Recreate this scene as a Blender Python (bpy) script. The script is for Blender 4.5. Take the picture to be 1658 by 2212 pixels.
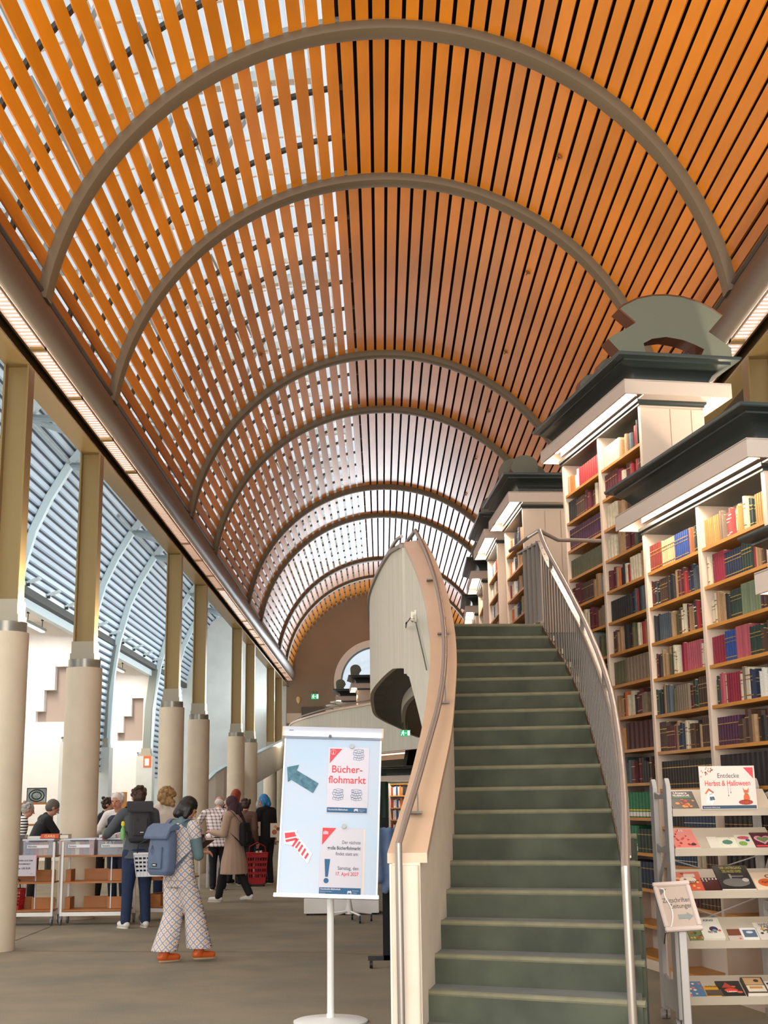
import bpy, bmesh, math, random
from mathutils import Vector, Matrix
random.seed(7)
PI = math.pi
scn = bpy.context.scene
COL = scn.collection
for o in list(bpy.data.objects): bpy.data.objects.remove(o)

# ------------------------------------------------------------------ camera
FPX, PITCH, YAW, ROLL, EYE = 2835.1, .2175, .0042, -.0124, 1.55
W, H = 1658, 2212
Fd = Vector((math.sin(YAW)*math.cos(PITCH), math.cos(YAW)*math.cos(PITCH), math.sin(PITCH)))
R0 = Vector((math.cos(YAW), -math.sin(YAW), 0)); U0 = R0.cross(Fd)
Rt = R0*math.cos(ROLL) + U0*math.sin(ROLL); Up = -R0*math.sin(ROLL) + U0*math.cos(ROLL)
cam = bpy.data.cameras.new('camera'); co = bpy.data.objects.new('camera', cam); COL.objects.link(co)
cam.sensor_fit = 'VERTICAL'; cam.sensor_height = 36; cam.lens = FPX/H*36; cam.clip_end = 300; cam.clip_start = .05
co.matrix_world = Matrix(((Rt.x, Up.x, -Fd.x, 0), (Rt.y, Up.y, -Fd.y, 0), (Rt.z, Up.z, -Fd.z, EYE), (0, 0, 0, 1)))
scn.camera = co
def at(x, y, Y=None, Z=None, X=None):
    d = Fd + Rt*((x-W/2)/FPX) - Up*((y-H/2)/FPX)
    t = Y/d.y if Y is not None else (Z-EYE)/d.z if Z is not None else X/d.x
    return Vector((0, 0, EYE)) + d*t

# ------------------------------------------------------------------ world, light, exposure
scn.view_settings.view_transform = 'Standard'; scn.view_settings.look = 'None'
scn.view_settings.gamma = 1; scn.view_settings.use_curve_mapping = False
scn.view_settings.exposure = 0.12
wd = bpy.data.worlds.new('sky'); scn.world = wd; wd.use_nodes = True
bg = wd.node_tree.nodes['Background']; bg.inputs[0].default_value = (.84, .92, 1, 1); bg.inputs[1].default_value = .88
def area(name, loc, rot, sx, sy, power, color=(1, 1, 1)):
    l = bpy.data.lights.new(name, 'AREA'); l.shape = 'RECTANGLE'; l.size = sx; l.size_y = sy; l.energy = power; l.color = color
    o = bpy.data.objects.new(name, l); COL.objects.link(o); o.location = loc; o.rotation_euler = rot; return o

sl = bpy.data.lights.new('daylight', 'SUN'); sl.energy = 7; sl.angle = 2.2; sl.color = (.95, .97, 1)
so = bpy.data.objects.new('daylight', sl); COL.objects.link(so); so.rotation_euler = (-.35, -.45, 0); so.location = (-8, 10, 20)
area('front_fill', (-.5, -3.4, 3.4), (PI/2+.3, 0, 0), 10, 6.5, 1700, (1, .95, .87))  # unseen fill lamp added behind the camera, tilted up to brighten the vault
for gy_ in [14.878+4.1105*k for k in (-3, -2, -.9, 0, 1, 3, 4, 6, 7, 9, 10)]:
    for x_, s_ in ((-3.85, -1), (4.15, 1)): area('vault_fill', (x_, gy_+.34, 3.75), (PI, s_*.38, 0), .3, .3, 125 if gy_ < 24 else 55, (1, .86, .68))  # added lamps without fittings, set at collar height to brighten the vault
area('window_daylight', (-.2, 60.4, 6.95), (-PI/2, 0, 0), 3, 3, 380, (.85, .93, 1))
area('aisle_fill', (-4.75, 32, 6.2), (0, PI/2+.3, 0), .25, 56, 1500, (.87, .94, 1))  # unseen strip lamp added on the arcade side to brighten the corrugated roof
# ------------------------------------------------------------------ materials
def lin(c):
    if isinstance(c, str): c = tuple(int(c[i:i+2], 16) for i in (0, 2, 4))
    return tuple(((v/255)/12.92 if v/255 <= .04045 else ((v/255+.055)/1.055)**2.4) for v in c[:3]) + (1,)
MATS = {}
def mat(name, col, rough=.5, metal=0, noise=0, scale=8, stretch=(1, 1, 1), bump=0, emit=None, es=0, coat=0, rnd=0, col2=None, alpha=None, trans=0, spec=None, sheen=0):
    if name in MATS: return MATS[name]
    m = bpy.data.materials.new(name); m.use_nodes = True; nt = m.node_tree; N = nt.nodes; L = nt.links
    b = N['Principled BSDF']; c = lin(col); b.inputs['Base Color'].default_value = c
    b.inputs['Roughness'].default_value = rough; b.inputs['Metallic'].default_value = metal
    if coat: b.inputs['Coat Weight'].default_value = coat; b.inputs['Coat Roughness'].default_value = .25
    if spec is not None: b.inputs['Specular IOR Level'].default_value = spec
    if sheen: b.inputs['Sheen Weight'].default_value = sheen
    if trans: b.inputs['Transmission Weight'].default_value = trans
    if alpha is not None: b.inputs['Alpha'].default_value = alpha
    if emit is not None: b.inputs['Emission Color'].default_value = lin(emit); b.inputs['Emission Strength'].default_value = es
    if noise or bump:
        tc = N.new('ShaderNodeTexCoord'); mp = N.new('ShaderNodeMapping'); mp.inputs['Scale'].default_value = stretch
        nz = N.new('ShaderNodeTexNoise'); nz.inputs['Scale'].default_value = scale; nz.inputs['Detail'].default_value = 5
        L.new(tc.outputs['Object'], mp.inputs[0]); L.new(mp.outputs[0], nz.inputs['Vector'])
    if noise:
        mx = N.new('ShaderNodeMix'); mx.data_type = 'RGBA'
        c2 = lin(col2) if col2 else tuple(max(0, v*(1-noise)) for v in c[:3])+(1,)
        mx.inputs[6].default_value = c; mx.inputs[7].default_value = c2
        rp = N.new('ShaderNodeValToRGB'); rp.color_ramp.elements[0].position = .35; rp.color_ramp.elements[1].position = .68
        L.new(nz.outputs[0], rp.inputs[0]); L.new(rp.outputs[0], mx.inputs[0]); out = mx.outputs[2]
        if rnd:
            oi = N.new('ShaderNodeObjectInfo'); hs = N.new('ShaderNodeHueSaturation'); mr = N.new('ShaderNodeMapRange')
            mr.inputs[3].default_value = 1-rnd; mr.inputs[4].default_value = 1+rnd
            L.new(oi.outputs['Random'], mr.inputs[0]); L.new(mr.outputs[0], hs.inputs['Value']); L.new(out, hs.inputs['Color']); out = hs.outputs[0]
        L.new(out, b.inputs['Base Color'])
    if bump:
        bp = N.new('ShaderNodeBump'); bp.inputs['Strength'].default_value = bump; bp.inputs['Distance'].default_value = .02
        L.new(nz.outputs[0], bp.inputs['Height']); L.new(bp.outputs[0], b.inputs['Normal'])
    MATS[name] = m; return m
def glass(name, tint='ffffff', fac=.12, rough=.02):
    if name in MATS: return MATS[name]
    m = bpy.data.materials.new(name); m.use_nodes = True; nt = m.node_tree; N = nt.nodes; L = nt.links
    N.remove(N['Principled BSDF']); t = N.new('ShaderNodeBsdfTransparent'); t.inputs[0].default_value = lin(tint)
    g = N.new('ShaderNodeBsdfGlossy'); g.inputs['Roughness'].default_value = rough; x = N.new('ShaderNodeMixShader'); x.inputs[0].default_value = fac
    L.new(t.outputs[0], x.inputs[1]); L.new(g.outputs[0], x.inputs[2]); L.new(x.outputs[0], N['Material Output'].inputs[0])
    MATS[name] = m; return m

# ------------------------------------------------------------------ mesh helpers
class MB:
    def __init__(s): s.v = []; s.f = []; s.m = []; s.k = 0
    def add(s, vs, fs):
        n = len(s.v); s.v += [tuple(p) for p in vs]; s.f += [tuple(i+n for i in f) for f in fs]; s.m += [s.k]*len(fs); return s
    def box(s, x0, y0, z0, x1, y1, z1, M=None):
        p = [Vector((x, y, z)) for z in (z0, z1) for x, y in ((x0, y0), (x1, y0), (x1, y1), (x0, y1))]
        if M is not None: p = [M @ q for q in p]
        return s.add(p, [(3, 2, 1, 0), (4, 5, 6, 7), (0, 1, 5, 4), (1, 2, 6, 5), (2, 3, 7, 6), (3, 0, 4, 7)])
    def cbox(s, c, sz, M=None):
        return s.box(c[0]-sz[0]/2, c[1]-sz[1]/2, c[2]-sz[2]/2, c[0]+sz[0]/2, c[1]+sz[1]/2, c[2]+sz[2]/2, M)
    def rbox(s, c, sz, r=.01, M=None):      # box with bevelled vertical-section corners (extruded along Z)
        x, y = sz[0]/2, sz[1]/2; r = min(r, x*.95, y*.95); P = []
        for cx, cy, a in ((x-r, y-r, 0), (-x+r, y-r, 1), (-x+r, -y+r, 2), (x-r, -y+r, 3)):
            for i in range(4):
                t = (a+i/3)*PI/2; P.append((c[0]+cx+r*math.cos(t), c[1]+cy+r*math.sin(t)))
        return s.prism(P, 'Z', c[2]-sz[2]/2, c[2]+sz[2]/2, M)
    def prism(s, P, ax, a, b, M=None):
        mk = {'X': lambda t, p: Vector((t, p[0], p[1])), 'Y': lambda t, p: Vector((p[0], t, p[1])), 'Z': lambda t, p: Vector((p[0], p[1], t))}[ax]
        n = len(P); V = [mk(a, p) for p in P]+[mk(b, p) for p in P]
        if M is not None: V = [M @ q for q in V]
        return s.add(V, [tuple(range(n-1, -1, -1)), tuple(range(n, 2*n))]+[(i, (i+1) % n, n+(i+1) % n, n+i) for i in range(n)])
    def loft(s, rings, cap=True, closed=True):
        n = len(rings[0]); V = [p for r in rings for p in r]; F = []
        for k in range(len(rings)-1):
            for i in range(n if closed else n-1):
                j = (i+1) % n; F.append((k*n+i, k*n+j, (k+1)*n+j, (k+1)*n+i))
        if cap and closed: F += [tuple(range(n-1, -1, -1)), tuple(range(len(V)-n, len(V)))]
        return s.add(V, F)
    def tube(s, pts, r, n=8, closed=False):
        pts = [Vector(p) for p in pts]; R = r if isinstance(r, (list, tuple)) else [r]*len(pts); rings = []; u = None
        for i, p in enumerate(pts):
            a = pts[i-1] if (i or closed) else p; b = pts[(i+1) % len(pts)] if (i < len(pts)-1 or closed) else p
            t = (b-a).normalized()
            if u is None: u = t.cross(Vector((0, 0, 1)) if abs(t.z) < .9 else Vector((1, 0, 0))).normalized()
            else: u = (u-t*u.dot(t)).normalized()
            w = t.cross(u)
            rings.append([p+(u*math.cos(q)+w*math.sin(q))*R[i] for q in [2*PI*j/n for j in range(n)]])
        if closed: rings.append(rings[0]); return s.loft(rings, cap=False)
        return s.loft(rings)
    def cyl(s, a, b, r, n=16): return s.tube([a, b], r, n)
    def lathe(s, prof, c=(0, 0, 0), n=24, M=None):
        rings = [[Vector((c[0]+r*math.cos(2*PI*j/n), c[1]+r*math.sin(2*PI*j/n), c[2]+z)) for j in range(n)] for r, z in prof]
        if M is not None: rings = [[M @ p for p in q] for q in rings]
        return s.loft(rings)
    def sweep(s, path, prof, up=Vector((0, 0, 1))):   # profile (side, up) carried along a path in plan
        path = [Vector(p) for p in path]; rings = []
        for i, p in enumerate(path):
            t = path[min(i+1, len(path)-1)]-path[max(i-1, 0)]; t.z = 0; t.normalize(); sd = Vector((t.y, -t.x, 0))
            rings.append([p+sd*a+up*b for a, b in prof])
        return s.loft(rings)
    def build(s, name, ms, parent=None, org=None, smooth=False, local=False, bevel=0, **tags):
        if org is None and not parent:
            xs, ys, zs = zip(*s.v); org = ((min(xs)+max(xs))/2, (min(ys)+max(ys))/2, min(zs))
        o0 = Vector((0, 0, 0)) if (local or org is None) else Vector(org)
        off = o0
        if parent and not local:
            off = wloc(parent)
            if org is not None: off = o0
        me = bpy.data.meshes.new(name); me.from_pydata([(a-off.x, b-off.y, c-off.z) for a, b, c in s.v], [], s.f)
        for m in (ms if isinstance(ms, (list, tuple)) else [ms]): me.materials.append(m)
        if max(s.m, default=0): me.polygons.foreach_set('material_index', s.m)
        bm = bmesh.new(); bm.from_mesh(me); bmesh.ops.recalc_face_normals(bm, faces=bm.faces)
        if bevel: bmesh.ops.bevel(bm, geom=[e for e in bm.edges if e.calc_face_angle(0) > .6], offset=bevel, segments=2, affect='EDGES')
        bm.to_mesh(me); bm.free()
        if smooth:
            me.polygons.foreach_set('use_smooth', [True]*len(me.polygons)); me.set_sharp_from_angle(angle=.7)
        o = bpy.data.objects.new(name, me); COL.objects.link(o)
        if parent: o.parent = parent; o.location = (o0-wloc(parent)) if (org is not None and not local) else (0, 0, 0)
        elif not local: o.location = o0
        for k, v in tags.items(): o[k] = v
        return o
def wloc(o):
    l = Vector(o.location)
    while o.parent: o = o.parent; l += Vector(o.location)
    return l
def thing(name, label=None, category=None, loc=(0, 0, 0), rz=0, group=None, kind=None, parent=None):
    o = bpy.data.objects.new(name, None); COL.objects.link(o); o.location = loc; o.rotation_euler = (0, 0, rz); o.empty_display_size = .1
    for k, v in (('label', label), ('category', category), ('group', group), ('kind', kind)):
        if v: o[k] = v
    if parent: o.parent = parent
    return o
def kids(o): return [c for c in bpy.data.objects if c.parent == o]
def dup(o, loc=None, rz=None, parent=None, **tags):
    c = o.copy(); COL.objects.link(c); c.parent = parent
    if loc is not None: c.location = loc
    if rz is not None: c.rotation_euler = (0, 0, rz)
    for k, v in tags.items(): c[k] = v
    for ch in CH.get(o.name, None) or kids(o): dup(ch, parent=c)
    return c
CH = {}
def text(s, size, m, parent, M, align='CENTER', bold=0, name='lettering', depth=.0006, sx=1):
    c = bpy.data.curves.new(name, 'FONT'); c.body = s; c.size = size; c.align_x = align; c.align_y = 'CENTER'; c.extrude = depth/2; c.offset = bold*size; c.resolution_u = 3
    t = bpy.data.objects.new('t', c); COL.objects.link(t); me = bpy.data.meshes.new_from_object(t); bpy.data.objects.remove(t)
    if len(me.vertices) == 0: return None
    me.transform(M @ Matrix.Diagonal((sx, 1, 1, 1))); me.materials.clear(); me.materials.append(m); me.name = name
    o = bpy.data.objects.new(name, me); COL.objects.link(o); o.parent = parent; return o
def T(x, y, z): return Matrix.Translation((x, y, z))
def RX(a): return Matrix.Rotation(a, 4, 'X')
def RY(a): return Matrix.Rotation(a, 4, 'Y')
def RZ(a): return Matrix.Rotation(a, 4, 'Z')
# ================================================================== STRUCTURE
YS, U = 14.878, 4.1105
GY = [YS-3*U, YS-2*U] + [YS+U*k for k in (0, 1, 3, 4, 6, 7, 9, 10)]          # arch / column grid
YE = 60.6
XC0, ZC0, RV = .14, 6.905, 4.21                                               # vault circle
M_carpet = mat('carpet', '7c6c4e', .95, noise=.35, scale=1.3, bump=0, col2='625a42', sheen=.1)
def carpet_detail():
    m = M_carpet; N = m.node_tree.nodes; L = m.node_tree.links; b = N['Principled BSDF']
    tc = N.new('ShaderNodeTexCoord'); n2 = N.new('ShaderNodeTexNoise'); n2.inputs['Scale'].default_value = 90; n2.inputs['Detail'].default_value = 3
    bp = N.new('ShaderNodeBump'); bp.inputs['Strength'].default_value = .5; bp.inputs['Distance'].default_value = .01
    L.new(tc.outputs['Object'], n2.inputs['Vector']); L.new(n2.outputs[0], bp.inputs['Height']); L.new(bp.outputs[0], b.inputs['Normal'])
carpet_detail()
M_slat = mat('slat_wood', 'db8618', .36, noise=.2, scale=2.2, stretch=(1, .25, 1), rnd=.12, coat=.2)
M_steel = mat('painted_steel_brown', '655a4d', .42, metal=.15)
M_arch = mat('arch_steel', '685b47', .55, metal=.05)
M_gold = mat('gilded_steel', '86714a', .36, metal=.6)
M_dark = mat('black_backing', '0b0807', .9)
M_white = mat('white_plaster', 'e9e4de', .8, noise=.05, scale=2)
M_ltwall = mat('pale_grey_wall', 'c9ccc6', .8, noise=.1, scale=1.5)
M_concrete = mat('board_marked_concrete', 'd8d5c6', .85, noise=.12, scale=2.2, stretch=(6, 6, .35), bump=.15)
M_tan = mat('tan_wall', '978672', .85, noise=.08, scale=1)
M_blue = mat('pale_blue_steel', 'c3d3d6', .45)
M_corr = mat('corrugated_sheet', 'b3c3cf', .45, metal=.25)
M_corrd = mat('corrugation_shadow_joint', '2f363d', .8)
M_strut = mat('grey_strut', '9aa4a6', .5, metal=.3)
M_dsteel = mat('dark_steel', '33342f', .6)
M_lamp = mat('lamp_glow', 'ffffff', .5, emit='ffdcc8', es=1.7)
M_lamp2 = mat('case_lamp_glow', 'ffffff', .5, emit='fff0dc', es=9)
M_glass = glass('window_glass', 'f4fafc', .08)

# floor
b = MB(); b.box(-16, -4, -.1, 14, YE+.5, 0)
flr = b.build('floor', M_carpet, kind='structure', label='worn grey green carpet floor of the hall')
b = MB()
def seam(p, q, w=.012):
    p, q = Vector(p), Vector(q); d = (q-p).normalized(); s_ = Vector((d.y, -d.x, 0))*w/2
    b.add([p-s_, p+s_, q+s_, q-s_], [(0, 1, 2, 3)])
p0 = at(38, 2054, Z=.003); p1 = at(700, 2057, Z=.003); seam(p0, p1); seam(at(32, 2032, Z=.003), at(110, 2001, Z=.003)); 
seam(at(710, 2058, Z=.003), at(830, 2062, Z=.003))
b.build('carpet_seam', mat('seam', '38372d', .9), flr)

# ceiling: slats, arches
cel = thing('ceiling', 'barrel vaulted ceiling of orange wood slats with grey arched ribs', None, (XC0, YS, ZC0), kind='structure')
right = []; a = -13.6
while a < 81.5: right.append(a+1.36); a += 2.83
left = []; a = -13.6
while a > -80: left.append(a-1.66); a -= 3.36
def vault_pos(ang, r): return Vector((XC0+r*math.sin(math.radians(ang)), 0, ZC0+r*math.cos(math.radians(ang))))
rest = MB()
bays = list(zip(GY[1:], GY[2:]+[YE]))
nsingle = 0
for bi, (ya, yb) in enumerate(bays):
    for grp, w in ((right, .158), (left, .172)):
        Ln = yb-ya
        if bi < 5:
            m_ = MB(); m_.box(-w/2, -Ln/2, 0, w/2, Ln/2, .03); me = None
        for ang in grp:
            if bi < 5:
                if me is None:
                    o = m_.build('slat', M_slat, cel, local=True); me = o.data
                else:
                    o = bpy.data.objects.new('slat', me); COL.objects.link(o); o.parent = cel
                p = vault_pos(ang, RV+.015+random.uniform(-.003, .003)); o.location = (p.x-XC0, (ya+yb)/2-YS, p.z-ZC0); o.rotation_euler = (0, math.radians(ang), 0)
            else:
                rest.box(-w/2, ya, RV+.015, w/2, yb, RV+.045, T(XC0, 0, ZC0) @ RY(math.radians(ang)))
rest.build('slat_field', M_slat, cel, kind='stuff', label='far slats of the vault')
def arc(r, a0, a1, n): return [vault_pos(a0+(a1-a0)*i/n, r) for i in range(n+1)]
prof = [(-.15, .02), (-.15, -.06), (-.13, -.1), (-.06, -.12), (.06, -.12), (.13, -.1), (.15, -.06), (.15, .02)]
for gy in GY:
    b = MB(); rings = []
    for i in range(49):
        ang = -82+164*i/48
        rings.append([Vector((0, gy+p, 0))+vault_pos(ang, RV+.01+q) for p, q in prof])
    b.loft(rings); b.build('arch_rib', M_arch, cel, smooth=True)
# black backing on the closed right side
b = MB(); R1 = RV+.16
b.loft([[Vector((0, y, 0))+vault_pos(-9+i*3, R1) for i in range(32)] for y in (2, YE)], closed=False)
b.build('ceiling_backing', M_dark, cel)
# roof over everything on the right so that no sky leaks in behind it
b = MB(); b.box(-.6, 2, 11.5, 14, YE, 11.7); b.box(13.8, 2, 0, 14, YE, 11.5)
b.build('wall_right', M_tan, kind='structure')
# purlins behind the open left slats (dark cleats) and the open skylight frame above
b = MB(); b2 = MB(); b3 = MB()
yy = GY[1]-4
while yy < YE:
    near = min(abs(yy-g) for g in GY)
    rings = [[Vector((0, yy+p, 0))+vault_pos(a_, RV+q) for p, q in ((-.045, .06), (.045, .06), (.045, .11), (-.045, .11))] for a_ in range(-82, -5, 4)]
    b.loft(rings); yy += U/3
for g in GY:
    rings = [[Vector((0, g+p, 0))+vault_pos(a_, RV+q) for p, q in ((-.12, .03), (.12, .03), (.12, .12), (-.12, .12))] for a_ in range(-82, -5, 4)]
    b2.loft(rings)
b.build('purlin', M_dsteel, cel, kind='stuff'); b2.build('rib_flange', M_strut, cel)
shell = [(-9.12, 2.6), (-9.12, 3.82), (-9.03, 5.74), (-8.87, 6.9), (-8.55, 8.15), (-8.18, 9.0), (-7.72, 9.8), (-7.42, 10.2), (-6.75, 10.9), (-6.0, 11.5), (-5.0, 12.1), (-4.0, 12.55), (-3.0, 12.85), (-2.0, 13.0), (-1.0, 13.05)]
def along(P, step):     # even points on the polyline
    out = [Vector(P[0])]; acc = 0
    for p, q in zip(P, P[1:]):
        p, q = Vector(p), Vector(q); L_ = (q-p).length; t = step-acc
        while t <= L_: out.append(p+(q-p)*(t/L_)); t += step
        acc = L_-(t-step)
    return out
roof = thing('roof_shell', 'pale blue corrugated outer roof over the side aisle with skylight', None, (-8, 35, 2.6), kind='structure')
def corrugate(P, y0, y1, name):
    b = MB(); pts = along(P, .21); prof = []
    for p, q in zip(pts, pts[1:]):
        t = (q-p).normalized(); n = Vector((t.y, -t.x))       # towards the inside
        prof += [p+n*.0, p+t*.03+n*.05, p+t*.13+n*.05, p+t*.16]
    b.loft([[Vector((p.x, y, p.y)) for p in prof] for y in (y0, y1)], closed=False)
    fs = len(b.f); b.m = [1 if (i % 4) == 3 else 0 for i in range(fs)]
    return b.build(name, [M_corr, M_corrd], roof)
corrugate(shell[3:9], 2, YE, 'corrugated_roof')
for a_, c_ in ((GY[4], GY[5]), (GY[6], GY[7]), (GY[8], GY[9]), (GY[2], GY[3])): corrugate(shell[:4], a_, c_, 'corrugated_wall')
# curved pale blue ribs, one per grid line, with struts to the arcade
for gy in GY:
    b = MB(); rr = []
    for i, p in enumerate(shell):
        q = Vector(shell[min(i+1, len(shell)-1)])-Vector(shell[max(i-1, 0)]); q.normalize(); n = Vector((q.y, -q.x))
        P = Vector(p); a_, c_ = P+n*.06, P+n*.24
        rr.append([Vector((a_.x, gy-.09, a_.y)), Vector((a_.x, gy+.09, a_.y)), Vector((c_.x, gy+.09, c_.y)), Vector((c_.x, gy-.09, c_.y))])
    b.loft(rr); b.build('curved_rib', M_blue, roof)
    b = MB(); k = Vector((-7.6, gy, 9.75))
    for q in ((-4.6, 0, 9.6), (-4.5, 0, 8.6), (-4.3, 2.05, 8.9), (-4.3, -2.05, 8.9)): b.tube([k, Vector((q[0], gy+q[1], q[2]))], .07, 6)
    b.tube([(-7.6, gy-2.05, 9.8), (-7.6, gy+2.05, 9.8)], .05, 6)
    for x0, z0, x1, z1 in ((-4.4, 9.2, -3.0, 12.7), (-4.4, 9.2, -6.0, 11.3), (-2.6, 11.2, -3.0, 12.7), (-2.6, 11.2, -1.6, 12.9)):
        b.tube([(x0, gy, z0), (x1, gy, z1)], .05, 6)
    for s_ in (-1, 1): b.tube([(-3.9, gy, 9.9), (-5.0, gy+s_*1.6, 12)], .035, 6); b.tube([(-2.6, gy, 11.3), (-3.4, gy+s_*2, 12.6)], .03, 6)
    b.build('strut', M_strut, roof)
# skylight: mullions and glass between X -6.7 and -1
b = MB(); yy = 2.0
gl = [Vector(p) for p in shell[8:]]
while yy < YE:
    b.loft([[Vector((p.x, yy-.03, p.y)), Vector((p.x, yy+.03, p.y)), Vector((p.x, yy+.03, p.y+.1)), Vector((p.x, yy-.03, p.y+.1))] for p in gl]); yy += U/3
for p in gl: b.box(p.x-.03, 2, p.y-.02, p.x+.03, YE, p.y+.1)
b.build('skylight_frame', mat('white_frame', 'd9dedd', .5), roof)
b = MB(); b.loft([[Vector((p.x, y, p.y+.08)) for p in gl] for y in (2, YE)], closed=False); b.build('skylight_pane', M_glass, roof)

# arcade beams, gutters, louvred light strips on both sides
def side(sgn, y0, nm):
    X = lambda x: XC0+sgn*(x-XC0) if sgn < 0 else x
    def mx(P): return [((2*XC0-x) if sgn > 0 else x, z) for x, z in P]
    g = thing('trim_'+nm, 'brown half-round gutter casing and louvred light strip along the springing of the vault on the %s' % nm, None, (mx([(-4.1, 0)])[0][0], 30, 7), kind='structure')
    b = MB(); b.prism(mx([(-4.3, 7.05), (-4.05, 7.03), (-3.97, 7.08), (-3.93, 7.18), (-3.925, 7.32), (-3.95, 7.44), (-3.99, 7.53), (-4.3, 7.56)]), 'Y', y0, YE-.3)
    b.build('gutter_casing', M_steel, g, smooth=True)
    b = MB(); b.prism(mx([(-4.3, 7.56), (-3.99, 7.54), (-3.96, 7.56), (-3.965, 7.59), (-4.0, 7.62), (-4.05, 7.67), (-4.3, 7.68)]), 'Y', y0, YE-.3); b.build('edge_moulding', M_steel, g)
    b = MB(); b.box(*sorted2(mx([(-4.22, 0), (-4.04, 0)]), y0, 7.025, YE-.4, 7.05)); b.build('light_tube', M_lamp, g)
    b = MB(); y = y0
    (xa, _), (xb, _) = sorted(mx([(-4.23, 0), (-4.04, 0)]))
    while y < YE-.5:
        b.box(xa, y, 7.0, xb, y+.014, 7.02); y += .12 if y < 34 else .24
    b.box(xa, y0, 6.99, xa+.012, YE-.4, 7.06); b.box(xb-.012, y0, 6.99, xb, YE-.4, 7.06)
    b.build('louvre', mat('louvre_white', 'a8968a', .4), g, kind='stuff')
    b = MB()
    for y in GY:
        b.box(xa, y+.3, 6.985, xb, y+.4, 7.05); b.box(xa, y+2.3, 6.985, xb, y+2.4, 7.05)
    b.build('louvre_joint', M_gold, g)
    b = MB(); b.prism(mx([(-4.225, 6.99), (-4.25, 6.99), (-4.3, 7.08), (-4.225, 7.08)]), 'Y', y0, YE-.3); b.build('ledge', M_gold, g)
    b = MB()
    for P in ([(-4.2, 6.76), (-4.49, 6.76), (-4.49, 6.785), (-4.2, 6.785)], [(-4.375, 6.78), (-4.355, 6.78), (-4.355, 7.2), (-4.375, 7.2)], [(-4.22, 7.2), (-4.5, 7.2), (-4.5, 7.225), (-4.22, 7.225)]):
        b.prism(mx(P), 'Y', y0, YE-.1)
    b.build('arcade_beam', M_gold, g)
    b = MB(); b.prism(mx([(-4.5, 7.2), (-4.3, 7.2), (-4.3, 8.1), (-4.45, 8.1)]), 'Y', y0, YE-.1); b.build('upstand', M_dsteel, g)
def sorted2(P, y0, z0, y1, z1):
    xs = sorted(p[0] for p in P); return xs[0], y0, z0, xs[1], y1, z1
side(-1, 3, 'left'); side(1, 3, 'right')

# columns
M_shaft = mat('cream_column_render', 'd8cab2', .6, noise=.08, scale=3)
M_ring = mat('column_ring_metal', '8d8a80', .3, metal=.5)
M_cblk = mat('column_block', '9c9684', .5, metal=.2)
XCL = -4.345
def column(x, y, lab, grp=None):
    c = thing('column', lab, 'column', (x, y, 0), group=grp)
    b = MB(); b.lathe([(.26, 0), (.26, 3.52)], (x, y, 0), 40); b.build('shaft', M_shaft, c, smooth=True)
    b = MB(); b.lathe([(.235, 3.52), (.235, 3.64)], (x, y, 0), 40); b.build('collar', M_ring, c, smooth=True)
    b = MB(); b.cbox((x, y, 3.68), (.36, .36, .09)); b.cbox((x, y, 3.81), (.33, .33, .18)); b.build('base_block', M_cblk, c, bevel=.004)
    b = MB()
    for s_ in (-1, 1): b.box(x+s_*.14-.012, y-.13, 3.9, x+s_*.14+.012, y+.13, 6.76)
    b.box(x-.14, y-.012, 3.9, x+.14, y+.012, 6.76); b.build('steel_post', M_gold, c)
ordn = ['first and nearest', 'second', 'third', 'fourth', 'fifth', 'sixth', 'seventh', 'eighth and farthest']
for i, gy in enumerate(GY[2:]): column(XCL, gy+.34, 'round cream column with steel post on top, %s in the row at left' % ordn[i], 'cream columns of the left arcade')
for i, gy in enumerate(GY[2:5]): column(2*XC0-XCL, gy+.34, 'gilded steel post and column behind the tall bookcases at right, number %s from the front' % ['one', 'two', 'three'][i], 'columns of the right arcade')

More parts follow.
